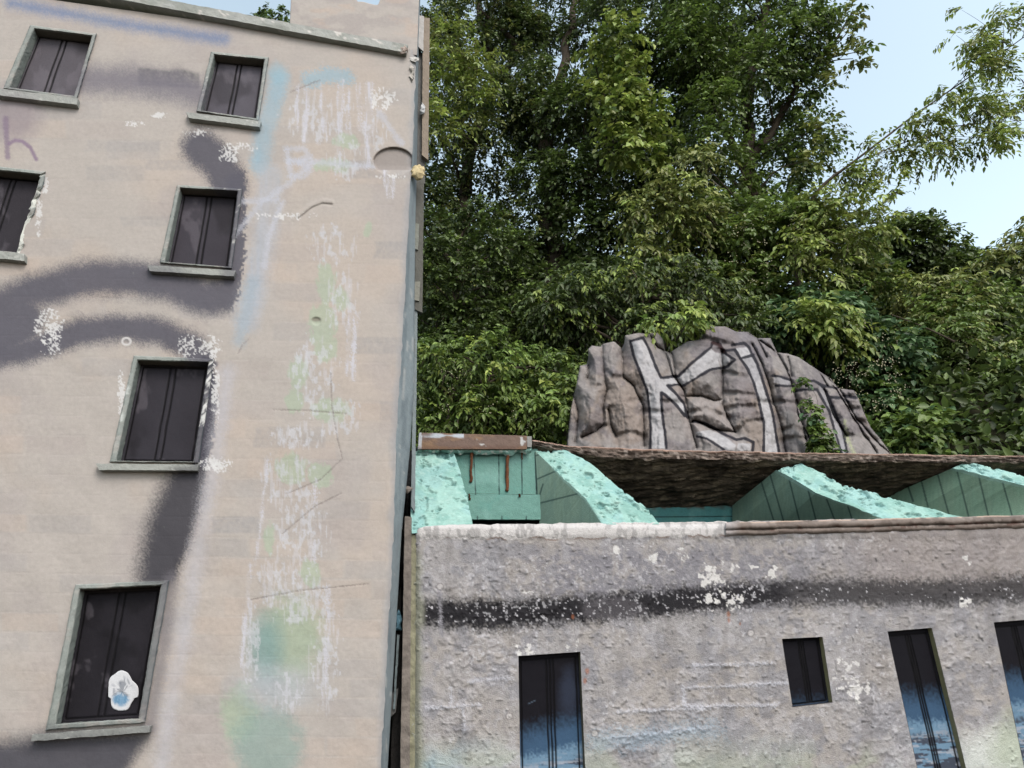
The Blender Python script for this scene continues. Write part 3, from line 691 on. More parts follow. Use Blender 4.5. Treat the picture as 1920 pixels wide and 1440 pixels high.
def window_right(k):
    q = RWIN[k]; DEP = -.03
    w0 = on(PR, np.array(q)[:, 0], np.array(q)[:, 1], 0.0) + N * DEP
    ip = np.stack(pxof(w0), -1)
    def pc(X, Y, s, t):
        n = vn(px3(X, Y), .3, 5); st = fbm(px3(X, Y, .02, .18), 1, 6 + k)
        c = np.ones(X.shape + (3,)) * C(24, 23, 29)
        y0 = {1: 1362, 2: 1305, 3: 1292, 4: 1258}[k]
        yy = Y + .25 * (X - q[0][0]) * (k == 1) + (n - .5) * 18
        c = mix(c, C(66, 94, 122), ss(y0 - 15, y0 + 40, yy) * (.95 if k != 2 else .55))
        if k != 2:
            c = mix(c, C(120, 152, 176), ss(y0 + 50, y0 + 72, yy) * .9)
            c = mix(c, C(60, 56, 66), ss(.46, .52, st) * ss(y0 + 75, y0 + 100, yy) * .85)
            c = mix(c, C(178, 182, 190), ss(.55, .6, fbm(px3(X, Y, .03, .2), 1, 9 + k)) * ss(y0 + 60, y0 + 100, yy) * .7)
        c = mix(c, C(62, 72, 92), blob(X, Y, 1068, 1300, 18, 40, .7, .5) * .5)
        c = mix(c, C(120, 140, 160), strk(X, Y, [(990, 1320), (1004, 1313)], .6, .9) * .5 * (k == 1))
        return c
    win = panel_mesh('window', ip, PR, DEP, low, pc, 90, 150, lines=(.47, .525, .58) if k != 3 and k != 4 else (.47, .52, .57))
    n = 60; P = ringpts(q, n)
    L0 = on(PR, P[:, 0], P[:, 1], -.001); L = [L0 + N * .002]
    for d in (.006, .014, .022, .034): L.append(L0 - N * d)
    V = np.array(L); V = V + np.stack([fbm(V, 60, 3 + i) - .5 for i in range(3)], -1) * .006 * np.array([.3, .8, 1, .6, .2])[:, None, None]
    side = np.repeat(np.arange(4), n); c = np.ones(V.shape) * C(52, 48, 52)
    c = mix(c, C(156, 152, 112), (side == 1)[None] * np.ones(V.shape[:2]) * (.8 if k > 1 else .3))
    c = mix(c, C(150, 146, 140), (np.arange(5) == 0)[:, None] * np.ones(V.shape[:2]) * .7)
    nl, m_ = V.shape[:2]; idx = np.arange(nl * m_).reshape(nl, m_); nx = np.roll(idx, -1, 1)
    mesh_obj('reveal', V, np.stack([idx[:-1], idx[1:], nx[1:], nx[:-1]], -1).reshape(-1, 4), M_TRIM, win, c)
    return win
rw = [window_right(k) for k in RWIN]

# moulded brown coping along the right part of the wall
def moulding():
    xs = np.linspace(1361, 3600, 620) if False else np.concatenate([np.linspace(1361, 1990, 330), np.linspace(2000, 3600, 40)])
    prof = [(0, -.03), (0, .012), (.12, .026), (.34, .032), (.50, .024), (.54, .012), (.60, .020), (.80, .022), (.90, .014), (.97, .008), (1.0, -.004)]
    V = []; 
    for (t, off) in prof:
        yt = np.interp(xs, [1361, 1920, 3600], [980, 966, 925]); yb = np.interp(xs, [1361, 1920, 3600], [1006, 992, 950])
        Y = yt + (yb - yt) * t + (fbm(px3(xs, 0 * xs), .03, 3) - .5) * 3
        V.append(on(PR, xs, Y, off + (fbm(px3(xs, xs * 0 + t * 40), .09, 5) - .5) * .016 * (off > -.01)))
    V = np.array(V); X, Y = pxof(V)
    tt = np.array([p[0] for p in prof])[:, None] * np.ones(X.shape)
    c = np.ones(X.shape + (3,)) * C(124, 111, 102)
    c = mix(c, C(150, 139, 131), ss(.5, .66, fbm(px3(X, Y, .02, .3), 1, 4)) * .7); c = mix(c, C(84, 70, 60), ss(.55, .66, fbm(px3(X, Y, .03, .4), 1, 6)) * .6)
    c = mix(c, C(92, 62, 50), ss(.55, .62, fbm(px3(X, Y, .06, .2), 1, 14)) * (np.abs(tt - .5) < .1) * .9)
    c = mix(c, C(206, 180, 160), (tt < .06) * ss(.4, .55, fbm(px3(X, Y), .05, 24)))
    c = mix(c, C(178, 172, 170), (1 - ss(1366, 1392, X)) * .8)
    VV = V.reshape(-1, 3); n, m_ = X.shape; fc = grid_faces(n, m_)
    o = mesh_obj('coping_moulding', VV, fc, M_TRIM, low, c)
    return o
moulding()

# foam: cut faces smooth, torn faces pitted
def foam_grid(Lp, Rp, ws, n1, n2, amp, name='foam_rib', parent=None):
    pass
def torn(P, seed, amp=.012):
    n = fbm(P, 11, seed, 5); pit = fbm(P, 26, seed + 5, 3); pit2 = fbm(P, 15, seed + 9, 3)
    h = (n - .5) * 2.6 * amp - ss(.6, .72, pit) * amp * 1.0 - ss(.62, .72, pit2) * amp * 1.5
    return h, np.maximum(ss(.6, .74, pit) * .4, ss(.62, .74, pit2))
MINT = C(128, 178, 167); MINTL = C(162, 204, 193); MINTD = C(84, 156, 150)
def wpt(x, y, w): return on(PR, x, y, -w)
def loft(curves, n, m_):
    """curves: list of polylines (K points each, world), resampled to n along, m_ across"""
    out = []
    for cpts in curves:
        cpts = np.array(cpts); L = np.concatenate([[0], np.cumsum(np.linalg.norm(np.diff(cpts, axis=0), axis=1))]); u = np.linspace(0, L[-1], n)
        out.append(np.stack([np.interp(u, L, cpts[:, i]) for i in range(3)], -1))
    out = np.array(out); k = np.linspace(0, len(out) - 1, m_); k0 = np.clip(np.floor(k).astype(int), 0, len(out) - 2); f = (k - k0)[:, None, None]
    return out[k0] * (1 - f) + out[k0 + 1] * f
def normals(G):
    a = np.gradient(G, axis=0); b = np.gradient(G, axis=1); n = np.cross(a, b); return n / (np.linalg.norm(n, axis=-1, keepdims=True) + 1e-9)
def rib(left, right, base_l, base_r, planks, seed, cut_col, light=1.0, cutdir=1):
    """left/right: (x, y, w) polylines of the torn slope's two edges, ridge first; base: the points below them on the cut sides"""
    Lc = [wpt(*p) for p in left]; Rc = [wpt(*p) for p in right]
    G = loft([Lc, Rc], 320, 60); nn = normals(G)
    if nn[30, 160] @ (np.array([0, -.4, .9])) < 0: nn = -nn
    h, pit = torn(G, seed); fade = np.ones(h.shape); fade[0] *= .3
    G2 = G + nn * (h * fade)[..., None]
    c = np.ones(G.shape) * MINTL; c = mix(c, MINT, ss(.45, .6, fbm(G, 14, seed + 2)) * .6); c = mix(c, C(92, 156, 160), pit * .4)
    c = mix(c, C(156, 204, 208), ss(.5, .62, fbm(G, 6, seed + 3)) * .3)
    c = mix(c, C(206, 232, 220), ss(.6, .75, fbm(G, 60, seed)) * .3)
    mesh = [(G2.reshape(-1, 3), c.reshape(-1, 3), grid_faces(60, 320))]
    def side(edge_pts, base_pts, flip):
        e = edge_pts; b = loft([[wpt(*p) for p in base_pts]], 150, 2)[0] if False else None
        bp = np.array([wpt(*p) for p in base_pts]); L = np.concatenate([[0], np.cumsum(np.linalg.norm(np.diff(bp, axis=0), axis=1))]); u = np.linspace(0, L[-1], 320)
        b = np.stack([np.interp(u, L, bp[:, i]) for i in range(3)], -1)
        k = np.linspace(0, 1, 80)[:, None, None]; g = e[None] * (1 - k) + b[None] * k
        cc = np.ones(g.shape) * cut_col
        X, Y = pxof(g)
        cc = mix(cc, C(150, 176, 152), ss(.45, .65, fbm(px3(X, Y, .06, .02), 1, seed)) * .35)
        cc = mix(cc, cut_col * .75, ss(.5, .6, fbm(px3(X, Y, .3, .03), 1, seed + 4)) * .3)
        for pl in planks: cc = mix(cc, C(46, 74, 72), (1 - ss(.6, 2.4, dseg(X, Y, pl))) * .8)
        cc = mix(cc, MINTL, (k[..., 0] < .05) * .5 * np.ones(X.shape))
        f = grid_faces(80, 320); return (g.reshape(-1, 3), cc.reshape(-1, 3), f[:, ::-1] if flip else f)
    mesh.append(side(G2[0], base_l, False)); mesh.append(side(G2[-1], base_r, True))
    V = []; cc = []; fs = []; b = 0
    for v, c_, f in mesh: V.append(v); cc.append(c_); fs.append(f + b); b += len(v)
    return mesh_obj('foam_rib', np.concatenate(V), np.concatenate(fs), M_FOAM, low, np.concatenate(cc))
RW0 = .36
# first rib, against the tall house; only its torn face shows
rib([(774, 846, RW0), (771, 900, .2), (770, 960, .05), (772, 1000, .0)], [(849, 843, RW0), (862, 880, .24), (876, 930, .1), (888, 992, .0)],
    [(774, 900, .6), (771, 1000, .5)], [(858, 985, RW0 + .02), (880, 1010, .05)], [], 11, MINT)
# second rib
rib([(1004, 846, RW0), (1028, 868, .31), (1060, 900, .2), (1098, 935, .1), (1130, 985, .015)],
    [(1052, 840, RW0), (1092, 858, .30), (1128, 886, .22), (1172, 922, .12), (1216, 955, .05), (1236, 984, .01)],
    [(1004, 850, RW0), (1012, 990, RW0), (1120, 1000, .06)], [(1060, 985, RW0 + .3), (1190, 985, .1)],
    [[(1003, 900), (1045, 882)], [(1014, 943), (1082, 926)], [(1012, 928), (1018, 908)], [(1003, 855), (1014, 851)]], 21, C(128, 158, 144))
# third rib
rib([(1456, 880, .37), (1500, 905, .27), (1530, 924, .2), (1600, 950, .1), (1670, 978, .02)],
    [(1502, 868, .37), (1545, 888, .30), (1580, 908, .22), (1640, 924, .15), (1720, 948, .07), (1812, 970, .0)],
    [(1373, 948, .78), (1373, 990, .78), (1560, 992, .3), (1650, 992, .03)], [(1500, 985, RW0 + .3), (1700, 985, .1)],
    [[(1428, 905), (1452, 980)], [(1444, 890), (1470, 980)], [(1480, 900), (1500, 980)], [(1515, 918), (1530, 975)], [(1550, 936), (1565, 975)], [(1590, 950), (1598, 975)]], 31, C(136, 168, 150))
# fourth rib
rib([(1786, 878, .37), (1830, 888, .3), (1900, 905, .2), (2000, 930, .1), (2080, 970, .02)],
    [(1812, 866, .37), (1870, 878, .3), (1940, 898, .2), (2060, 930, .1), (2200, 965, .0)],
    [(1668, 928, .78), (1668, 985, .78), (1900, 990, .3), (2060, 985, .03)], [(1900, 985, RW0 + .3), (2100, 985, .1)],
    [[(1702, 910), (1712, 940)], [(1727, 900), (1740, 950)], [(1757, 885), (1782, 975)], [(1795, 885), (1818, 975)], [(1835, 892), (1855, 975)], [(1880, 905), (1900, 975)]], 41, C(148, 186, 160))

def fcol(lines, drips=()):
    def fn(V, c):
        X, Y = pxof(V)
        c = mix(c, C(96, 158, 146), ss(.5, .65, fbm(V, 12, 5)) * .4)
        for l in lines: c = mix(c, C(22, 44, 46), (1 - ss(.5, 1.5, dseg(X, Y, l))) * .95)
        c = mix(c, C(150, 196, 186), ss(.5, .66, fbm(V, 8, 6)) * .3)
        return c
    return fn
slab('plank_panel', [(846, 838), (1008, 838), (1010, 928), (862, 928)], PR, -.37, -.40, M_FOAM, low, C(112, 160, 148), 120, 70, 4, .0012, 30,
     fcol([[(888, 850), (892, 928)], [(935, 848), (936, 928)], [(978, 848), (979, 928)], [(1003, 850), (1006, 928)], [(849, 850), (851, 880)]]))
slab('plank_panel', [(866, 928), (1013, 927), (1014, 974), (880, 974)], PR, -.35, -.39, M_FOAM, low, C(116, 164, 152), 100, 40, 6, .0015, 30,
     fcol([[(866, 927), (1013, 926)], [(895, 968), (895, 974)], [(941, 968), (941, 974)], [(987, 968), (987, 974)]]))
slab('plank_panel', [(1190, 938), (1700, 930), (1700, 992), (1190, 992)], PR, -.80, -.84, M_FOAM, low, C(84, 150, 150), 150, 30, 4, .0015, 30,
     lambda V, c: mix(fcol([[(1200, 970), (1700, 966)]])(V, c), C(96, 48, 24), (1 - ss(946, 954, pxof(V)[1] + 12 * (vn(V, 30, 3) - .5))) * .85))
slab('plank_panel', [(1690, 905), (3300, 850), (3300, 1000), (1690, 992)], PR, -.80, -.84, M_FOAM, low, C(84, 150, 150), 60, 20, 4, .0015, 30)
slab('inner_shade_panel', [(770, 976), (3300, 960), (3300, 2300), (770, 2300)], PR, -.86, -.88, M_WOOD, low, C(44, 40, 36), 60, 20, 4, .002, 10)  # added backing; the dark of the interior is put into its colour
slab('inner_shade_panel', [(778, 840), (1010, 840), (1016, 1100), (778, 1100)], PR, -.44, -.46, M_WOOD, low, C(34, 44, 46), 20, 20, 4, .002, 10)  # dark sheet painting the shade behind the planks
# scalloped foam edge under the fascia
def scallop():
    xs = np.linspace(783, 996, 160); k = np.linspace(0, 1, 14)
    V = []
    for kk in k:
        yb = 850 + (fbm(px3(xs, 0 * xs), .07, 3) - .5) * 12
        Y = 836 + (yb - 836) * kk; off = -.345 + .02 * math.sin(kk * math.pi)
        V.append(on(PR, xs, Y, off + (fbm(px3(xs, 0 * xs + kk * 14), .2, 5) - .5) * .012))
    V = np.array(V); X, Y = pxof(V); c = np.ones(V.shape) * MINTL; c = mix(c, C(235, 240, 232), ss(.66, .7, vn(V, 60, 2)))
    mesh_obj('torn_foam_edge', V, grid_faces(*X.shape), M_FOAM, low, c)
scallop()
def fascia_col(V, c):
    X, Y = pxof(V)
    c = mix(c, C(150, 118, 86), ss(.45, .6, fbm(px3(X, Y, .02, .06), 1, 6)) * .7)
    k = (1 - ss(2, 4, np.abs(Y - np.interp(X, [785, 990], [815, 821])) + 8 * (vn(px3(X, Y), .05, 3) - .5))) * ss(.35, .5, vn(px3(X, Y), .025, 13)) * (X < 870)
    c = mix(c, C(196, 204, 212), k)
    c = mix(c, C(200, 206, 212), (X < 791) * .9 + 0 * X)
    c = mix(c, C(206, 208, 206), ss(.70, .74, fbm(px3(X, Y), .09, 31)) * (Y > 818) * .8)
    return mix(c, C(96, 64, 44), ss(832, 842, Y) * .6)
slab('fascia_board', [(786, 811), (988, 817), (988, 842), (784, 842)], PR, -.31, -.34, M_TRIM, low, C(116, 94, 82), 120, 16, 4, .0015, 40, fascia_col)
slab('fascia_board', [(988, 818), (997, 818), (997, 838), (989, 838)], PR, -.31, -.35, M_TRIM, low, C(146, 146, 142), 8, 16, 4, .001, 40)
# rust coloured glue runs
def drip(x0, y0, x1, y1, w, seed, off=-.345):
    n = 40; t = np.linspace(0, 1, n); a = np.linspace(0, 2 * math.pi, 9)
    cen = on(PR, x0 + (x1 - x0) * t + (vn(px3(t, t), 9, seed) - .5) * 2, y0 + (y1 - y0) * t, off - .02 * t)
    rad = w * (.75 + .5 * vn(px3(t, t), 8, seed + 1)) * (1 - .0 * t); rad[-1] *= .2; rad[0] *= .6
    V = cen[:, None] + rad[:, None, None] * (np.cos(a)[None, :, None] * T + np.sin(a)[None, :, None] * N * .8)
    c = np.ones(V.shape) * C(112, 70, 44) * (1 + (vn(V, 50, 2)[..., None] - .5) * .5)
    mesh_obj('glue_run', V, grid_faces(n, 9), M_WOOD, low, c)
drip(884, 836, 883, 905, .008, 1); drip(952, 838, 951, 922, .0095, 2); drip(978, 838, 979, 862, .004, 3); drip(850, 836, 849, 862, .003, 4)
drip(880, 926, 881, 938, .005, 5, -.33); drip(974, 926, 974, 932, .006, 6, -.33); drip(866, 925, 1004, 927, .0025, 7, -.342)

# remaining roof slope: a sheet of rotting chipboard that falls away behind the ridge
def roof():
    xs = np.concatenate([np.linspace(998, 1990, 420), np.linspace(2000, 3400, 50)])
    yt = np.interp(xs, [998, 1065, 1200, 1500, 1920, 3400], [826, 837, 843, 850, 856, 872]); yl = yt + np.interp(xs, [998, 1060, 1130, 1400, 1700, 1920, 3400], [9, 10, 17, 14, 13, 11, 12])
    wob = (fbm(px3(xs, 0 * xs), .05, 3) - .5)
    front_t = on(PR, xs, yt + wob * 3, -.33); 
    zt = wpt(1370, 853, .34)[2]; 
    k = np.linspace(0, 1, 70)
    yback = np.interp(xs, [998, 1130, 1370, 1680, 3400], [952, 950, 945, 930, 880])
    bk = on(PR, xs, yback + 3, -.80)
    fl = on(PR, xs, yl + wob * 4, -.345)
    rows = [on(PR, xs, yback - 8, -.83), on(PR, xs, yt - 1 + wob * 3, -.36), front_t]
    edge = [front_t * (1 - q) + fl * q + N * ((fbm(np.stack([xs * .004, xs * 0, xs * 0 + q * 9], -1), 18, 4) - .5) * .02)[:, None] for q in (.2, .4, .6, .8, 1.0)]
    under = [fl * (1 - q) + bk * q for q in k[1:]]
    V = np.array(rows + edge + under); X, Y = pxof(V)
    st = fbm(np.stack([V[..., 0] * 9, V[..., 1] * 30, V[..., 2] * 30], -1), 1, 6, 4)
    V[8:] += np.array([0, 0, 1.]) * ((st[8:] - .5) * .035)[..., None]
    r = np.arange(len(V))[:, None] * np.ones(X.shape)
    c = np.ones(V.shape) * C(112, 102, 88)
    c = mix(c, C(150, 138, 116), ss(.5, .62, fbm(np.stack([V[..., 0] * 12, V[..., 1] * 40, V[..., 2] * 40], -1), 1, 16, 3)) * .7)
    c = mix(c, C(40, 34, 28), ss(.5, .6, fbm(V, 9, 26)) * .6)
    ed = (r >= 2) & (r <= 7)
    layer = fbm(np.stack([V[..., 0] * 6, V[..., 1] * 6, V[..., 2] * 160], -1), 1, 7, 3)
    ec = mix(np.ones(V.shape) * C(124, 110, 100), C(62, 50, 42), ss(.45, .6, layer)); ec = mix(ec, C(176, 162, 152), ss(.6, .7, vn(V, 50, 3)) * .7)
    c = np.where(ed[..., None], ec, c)
    c = np.where((r < 2.5)[..., None], C(176, 146, 130), c)
    mesh_obj('roof', V, grid_faces(*X.shape), M_WOOD, low, c, smooth=False)
roof()
# left edge of the low house: plank, dark boards that paint the shade in the gap, blue lump
def lowboard(quad, off, th, col, name='edge_board'):
    return slab(name, quad, PR, off, off - th, M_WOOD, low, C(*col), 6, 90, 3, .003, 40)
lowboard([(759, 968), (772, 970), (767, 1600), (748, 1600)], -.01, .03, (128, 120, 112))
lowboard([(771, 1000), (781, 1006), (776, 1600), (765, 1600)], -.015, .02, (142, 140, 116))
lowboard([(742, 1130), (752, 1100), (750, 1600), (728, 1600)], -.10, .03, (40, 38, 36))
lowboard([(735, 900), (790, 900), (790, 2200), (700, 2200)], -.25, .02, (18, 17, 17), 'inner_shade_panel')  # added near-black sheet, stands in for the shade between the houses
lowboard([(735, 1300), (747, 1290), (742, 1335), (732, 1345)], -.05, .02, (96, 96, 94))
lowboard([(745, 1190), (749, 1190), (741, 1330), (737, 1330)], -.04, .01, (110, 122, 124))
lowboard([(765, 845), (776, 845), (772, 990), (760, 1000)], -.2, .02, (24, 26, 27))  # near-black board, shade of the gap put into its colour
scrap('foam_lump', 746, 1163, 7, 20, -.05, .02, (76, 112, 126), 9, low, PR)
scrap('foam_lump', 766, 918, 6, 6, -.02, .012, (120, 112, 104), 19, low, PR)
adopt(low)
for w_ in rw: adopt(w_)

# ================================================================== ROCK WITH PAINTED LETTERS
def z3(pts): return [(1020 + x / 2.8235, 590 + y / 2.8235) for x, y in pts]
RD = 5.6
rock_out = [(1062, 900), (1064, 827), (1070, 767), (1080, 725), (1087, 686), (1103, 682), (1103, 655), (1110, 648), (1126, 650), (1130, 645), (1151, 640), (1163, 650), (1169, 661), (1172, 629), (1197, 624), (1215, 626), (1232, 622), (1243, 636), (1247, 658), (1255, 661),
            (1289, 640), (1319, 636), (1321, 620), (1332, 612), (1360, 612), (1381, 622), (1402, 622), (1420, 634), (1445, 634), (1457, 661), (1477, 663), (1498, 670), (1526, 689), (1558, 710), (1572, 728), (1601, 732), (1610, 749), (1622, 778), (1633, 802), (1654, 827), (1672, 852), (1700, 900)]
creases = [z3(p) for p in ([(310, 160), (315, 300), (330, 400), (310, 480), (315, 580), (270, 620), (200, 650)], [(410, 170), (425, 330), (480, 380), (520, 480), (530, 690)], [(237, 268), (230, 340)],
    [(560, 100), (600, 170), (640, 200), (690, 330), (740, 400), (770, 560), (810, 700)], [(940, 190), (945, 290), (943, 450), (900, 455), (830, 430), (740, 432)], [(945, 300), (950, 480), (990, 590), (1010, 620), (900, 610), (800, 560), (780, 570)],
    [(1010, 620), (1080, 570), (1150, 560)], [(1100, 160), (1140, 230), (1180, 330), (1220, 480), (1260, 600), (1280, 730)], [(1145, 140), (1240, 210), (1300, 330), (1370, 560), (1400, 730)], [(1290, 220), (1310, 330)],
    [(1230, 465), (1340, 470)], [(1260, 612), (1330, 600), (1370, 614)], [(1260, 665), (1330, 655), (1385, 660)], [(1450, 290), (1530, 360), (1580, 420), (1660, 560), (1740, 650), (1830, 740)],
    [(1590, 430), (1660, 440)], [(1620, 500), (1700, 510)], [(1640, 565), (1700, 575)], [(1600, 650), (1700, 655), (1780, 665)], [(280, 600), (340, 582), (380, 640), (390, 700)], [(450, 455), (510, 455)], [(520, 512), (610, 515)], [(630, 462), (740, 470)],
    [(390, 640), (450, 622), (530, 650)], [(780, 512), (860, 500), (980, 550)], [(850, 130), (900, 142), (1000, 160)], [(1325, 400), (1340, 520), (1400, 640), (1420, 740)], [(1480, 400), (1530, 520), (1600, 640)], [(240, 375), (290, 380)], [(640, 190), (680, 210), (700, 330)],
    [(160, 420), (180, 520), (170, 680)], [(330, 300), (360, 330), (420, 330)], [(1200, 130), (1225, 190), (1290, 300)], [(1530, 380), (1600, 480), (1680, 620), (1760, 730)], [(1400, 240), (1450, 290), (1500, 380)], [(1060, 90), (1130, 130), (1180, 230)], [(340, 500), (350, 560), (380, 640)], [(950, 310), (1060, 330)], [(1140, 460), (1210, 470)], [(960, 420), (1100, 425)], [(970, 500), (1140, 480)])]
K_white = [z3(p) for p in ([(457, 142), (525, 126), (575, 240), (612, 335), (695, 328), (712, 366), (655, 375), (700, 420), (742, 480), (762, 545), (740, 535), (690, 470), (625, 412), (624, 520), (642, 708), (565, 708), (565, 600), (552, 420), (495, 250)],
    [(703, 335), (885, 180), (915, 208), (932, 275), (880, 287), (730, 380)], [(1012, 178), (1080, 170), (1104, 215), (1190, 460), (1226, 640), (1246, 738), (1166, 738), (1160, 560), (1112, 350), (1048, 238)],
    [(802, 622), (880, 608), (960, 645), (1018, 690), (1010, 722), (955, 715), (900, 670), (810, 642)], [(1025, 680), (1095, 682), (1095, 720), (1020, 720)], [(905, 200), (955, 208), (992, 240), (940, 275)])]
K_faint = [z3(p) for p in ([(1215, 325), (1305, 345), (1305, 378), (1215, 360)], [(1452, 365), (1482, 390), (1512, 440), (1548, 530), (1582, 612), (1606, 738), (1575, 738), (1535, 600), (1510, 510), (1470, 440)], [(1560, 655), (1600, 655), (1606, 738), (1574, 738)], [(1050, 235), (1110, 215), (1150, 330), (1120, 360)])]
K_black = [z3(p) for p in ([(460, 140), (500, 128), (525, 122)], [(457, 140), (475, 220), (510, 310), (545, 400), (556, 480), (565, 600), (562, 708)], [(525, 122), (560, 190), (590, 270), (620, 335), (698, 325)], [(705, 332), (780, 258), (885, 172), (890, 152)],
    [(935, 282), (880, 290), (800, 340), (730, 380)], [(655, 376), (700, 370), (718, 370)], [(625, 412), (660, 440), (710, 490), (745, 535)], [(655, 375), (700, 420), (740, 470), (762, 545)], [(620, 412), (625, 520), (640, 620), (648, 706)],
    [(895, 150), (930, 155), (960, 205), (1010, 240), (970, 275), (935, 286)], [(995, 160), (1060, 150), (1085, 172), (1102, 210), (1130, 262), (1152, 330), (1190, 450), (1210, 520), (1226, 620), (1246, 735)],
    [(945, 192), (1010, 185), (1040, 232), (1080, 290), (1110, 360), (1136, 450), (1155, 540), (1165, 570), (1163, 725)], [(1040, 232), (1108, 212)], [(790, 565), (850, 575), (900, 600), (950, 632), (1020, 662), (1060, 655), (1110, 675), (1105, 718)],
    [(810, 645), (860, 655), (900, 680), (950, 714)], [(1210, 322), (1250, 328), (1302, 345)], [(1228, 375), (1306, 378)], [(1380, 350), (1430, 350), (1480, 375), (1550, 390)], [(1325, 405), (1380, 396), (1445, 396), (1470, 440), (1510, 510), (1532, 592), (1560, 680), (1575, 738)],
    [(1450, 360), (1482, 390), (1512, 440), (1546, 530), (1582, 612), (1606, 738)], [(1510, 437), (1570, 440), (1612, 460)], [(1585, 430), (1650, 440)])]
def rock():
    cell = 1.5
    xs = np.arange(1050, 1712, cell); ys = np.arange(600, 906, cell)
    X, Y = np.meshgrid(xs, ys); X, Y = snap(X, Y, rock_out, cell)
    fc = cut(grid_faces(*X.shape), X, Y, rock_out, True)
    P = px3(X, Y)
    jx = X + (fbm(P, .03, 8) - .5) * 6; jy = Y + (fbm(P, .03, 9) - .5) * 6
    dc = np.full(X.shape, 1e9)
    dm = np.full(X.shape, 1e9)
    for p in creases:
        vert = abs(p[-1][1] - p[0][1]) > 1.0 * abs(p[-1][0] - p[0][0]) or len(p) > 4
        if vert: dc = np.minimum(dc, dseg(jx, jy, p))
        else: dm = np.minimum(dm, dseg(jx, jy, p))
    do = np.clip(sd_poly(X, Y, rock_out), 0, None)
    h = np.sqrt(np.clip(dc / 28, 0, 1)) * .16 + np.sqrt(np.clip(do / 40, 0, 1)) * .16 + (fbm(P, .03, 12) - .5) * .06 + (fbm(P, .07, 13) - .5) * .030 + (1 - np.abs(fbm(px3(X, Y, .045, .018), 1, 15) - .5) * 9).clip(0, 1) * -.012 
    h -= (1 - ss(0, 2.5, dc)) * .02 + (1 - ss(0, 9, dm)) * .034
    # leans back towards its top
    lean = (Y - 850) / 240.0 * .35
    # place: a rounded face in a plane parallel to the fronts
    base = at(1360, 850, RD); off = ((base - PL) @ N) + lean + h - ((X - 1360) / 310.0) ** 2 * .12
    V = on(PL, X, Y, off)
    n = fbm(P, .02, 31); c = np.ones(X.shape + (3,)) * C(142, 137, 134)
    c = mix(c, C(152, 144, 140), ss(.45, .62, n) * .7); c = mix(c, C(142, 122, 104), ss(.52, .66, fbm(P, .014, 33)) * .4)
    c = mix(c, C(104, 98, 104), ss(.5, .62, fbm(P, .025, 35)) * .5)
    c = mix(c, C(164, 158, 154), ss(.6, .72, fbm(P, .14, 37, 3)) * .3)
    c = mix(c, C(116, 112, 118), ss(1500, 1300, X) * 0 + blob(X, Y, 1380, 640, 80, 40, .5, .4) * .6)
    g = (vn(P, .5, 3) - .5) * 2 + (vn(P, .12, 4) - .5) * 3
    for p in K_white: c = mix(c, C(180, 179, 180), ss(-1, 1.5, sd_poly(X, Y, p) + g * .3) * .92)
    for p in K_faint: c = mix(c, C(158, 157, 160), ss(-1, 1.5, sd_poly(X, Y, p) + g * .4) * .75)
    for p in K_black: c = mix(c, C(26, 26, 36), (1 - ss(1.9, 3.4, dseg(X, Y, p) + (fbm(P, .1, 46) - .5) * 2.5)) * .97)
    c = mix(c, C(52, 26, 26), (1 - ss(2, 5, dseg(X, Y, z3([(895, 148), (925, 160), (950, 195)])))) * .8)
    
    c = mix(c, C(40, 34, 34), (1 - ss(.5, 2.2, dc)) * ss(.4, .6, vn(P, .05, 45)) * .4)
    c = mix(c, C(178, 190, 132), strk(X, Y, z3([(1590, 560), (1605, 640), (1640, 735)]), 2, 2, 5) * .5)
    use = np.zeros(X.size, bool); use[fc.ravel()] = True; idx = -np.ones(X.size, int); idx[use] = np.arange(use.sum())
    V = V.reshape(-1, 3)[use]; c = c.reshape(-1, 3)[use]; fc = idx[fc]
    o = mesh_obj('boulder', V, fc, M_ROCK, None, c)
    bm = bmesh.new(); bm.from_mesh(o.data)
    cur = [e for e in bm.edges if e.is_boundary]
    for step in (.06, .25, .5):
        r = bmesh.ops.extrude_edge_only(bm, edges=cur)
        vs = [v for v in r['geom'] if isinstance(v, bmesh.types.BMVert)]; cur = [e for e in r['geom'] if isinstance(e, bmesh.types.BMEdge) and e.is_boundary]
        cc = sum((v.co for v in vs), Vector()) / len(vs)
        for v in vs:
            v.co = v.co - Vector(N) * step + (cc - v.co) * .03
    bmesh.ops.holes_fill(bm, edges=[e for e in bm.edges if e.is_boundary], sides=0)
    bmesh.ops.recalc_face_normals(bm, faces=bm.faces)
    bm.to_mesh(o.data); bm.free()
    o.data.polygons.foreach_set('use_smooth', np.full(len(o.data.polygons), True))
    o['label'] = 'large lobed artificial rock with white letters outlined in black, on the slope behind the roof'; o['category'] = 'rock'
rock()

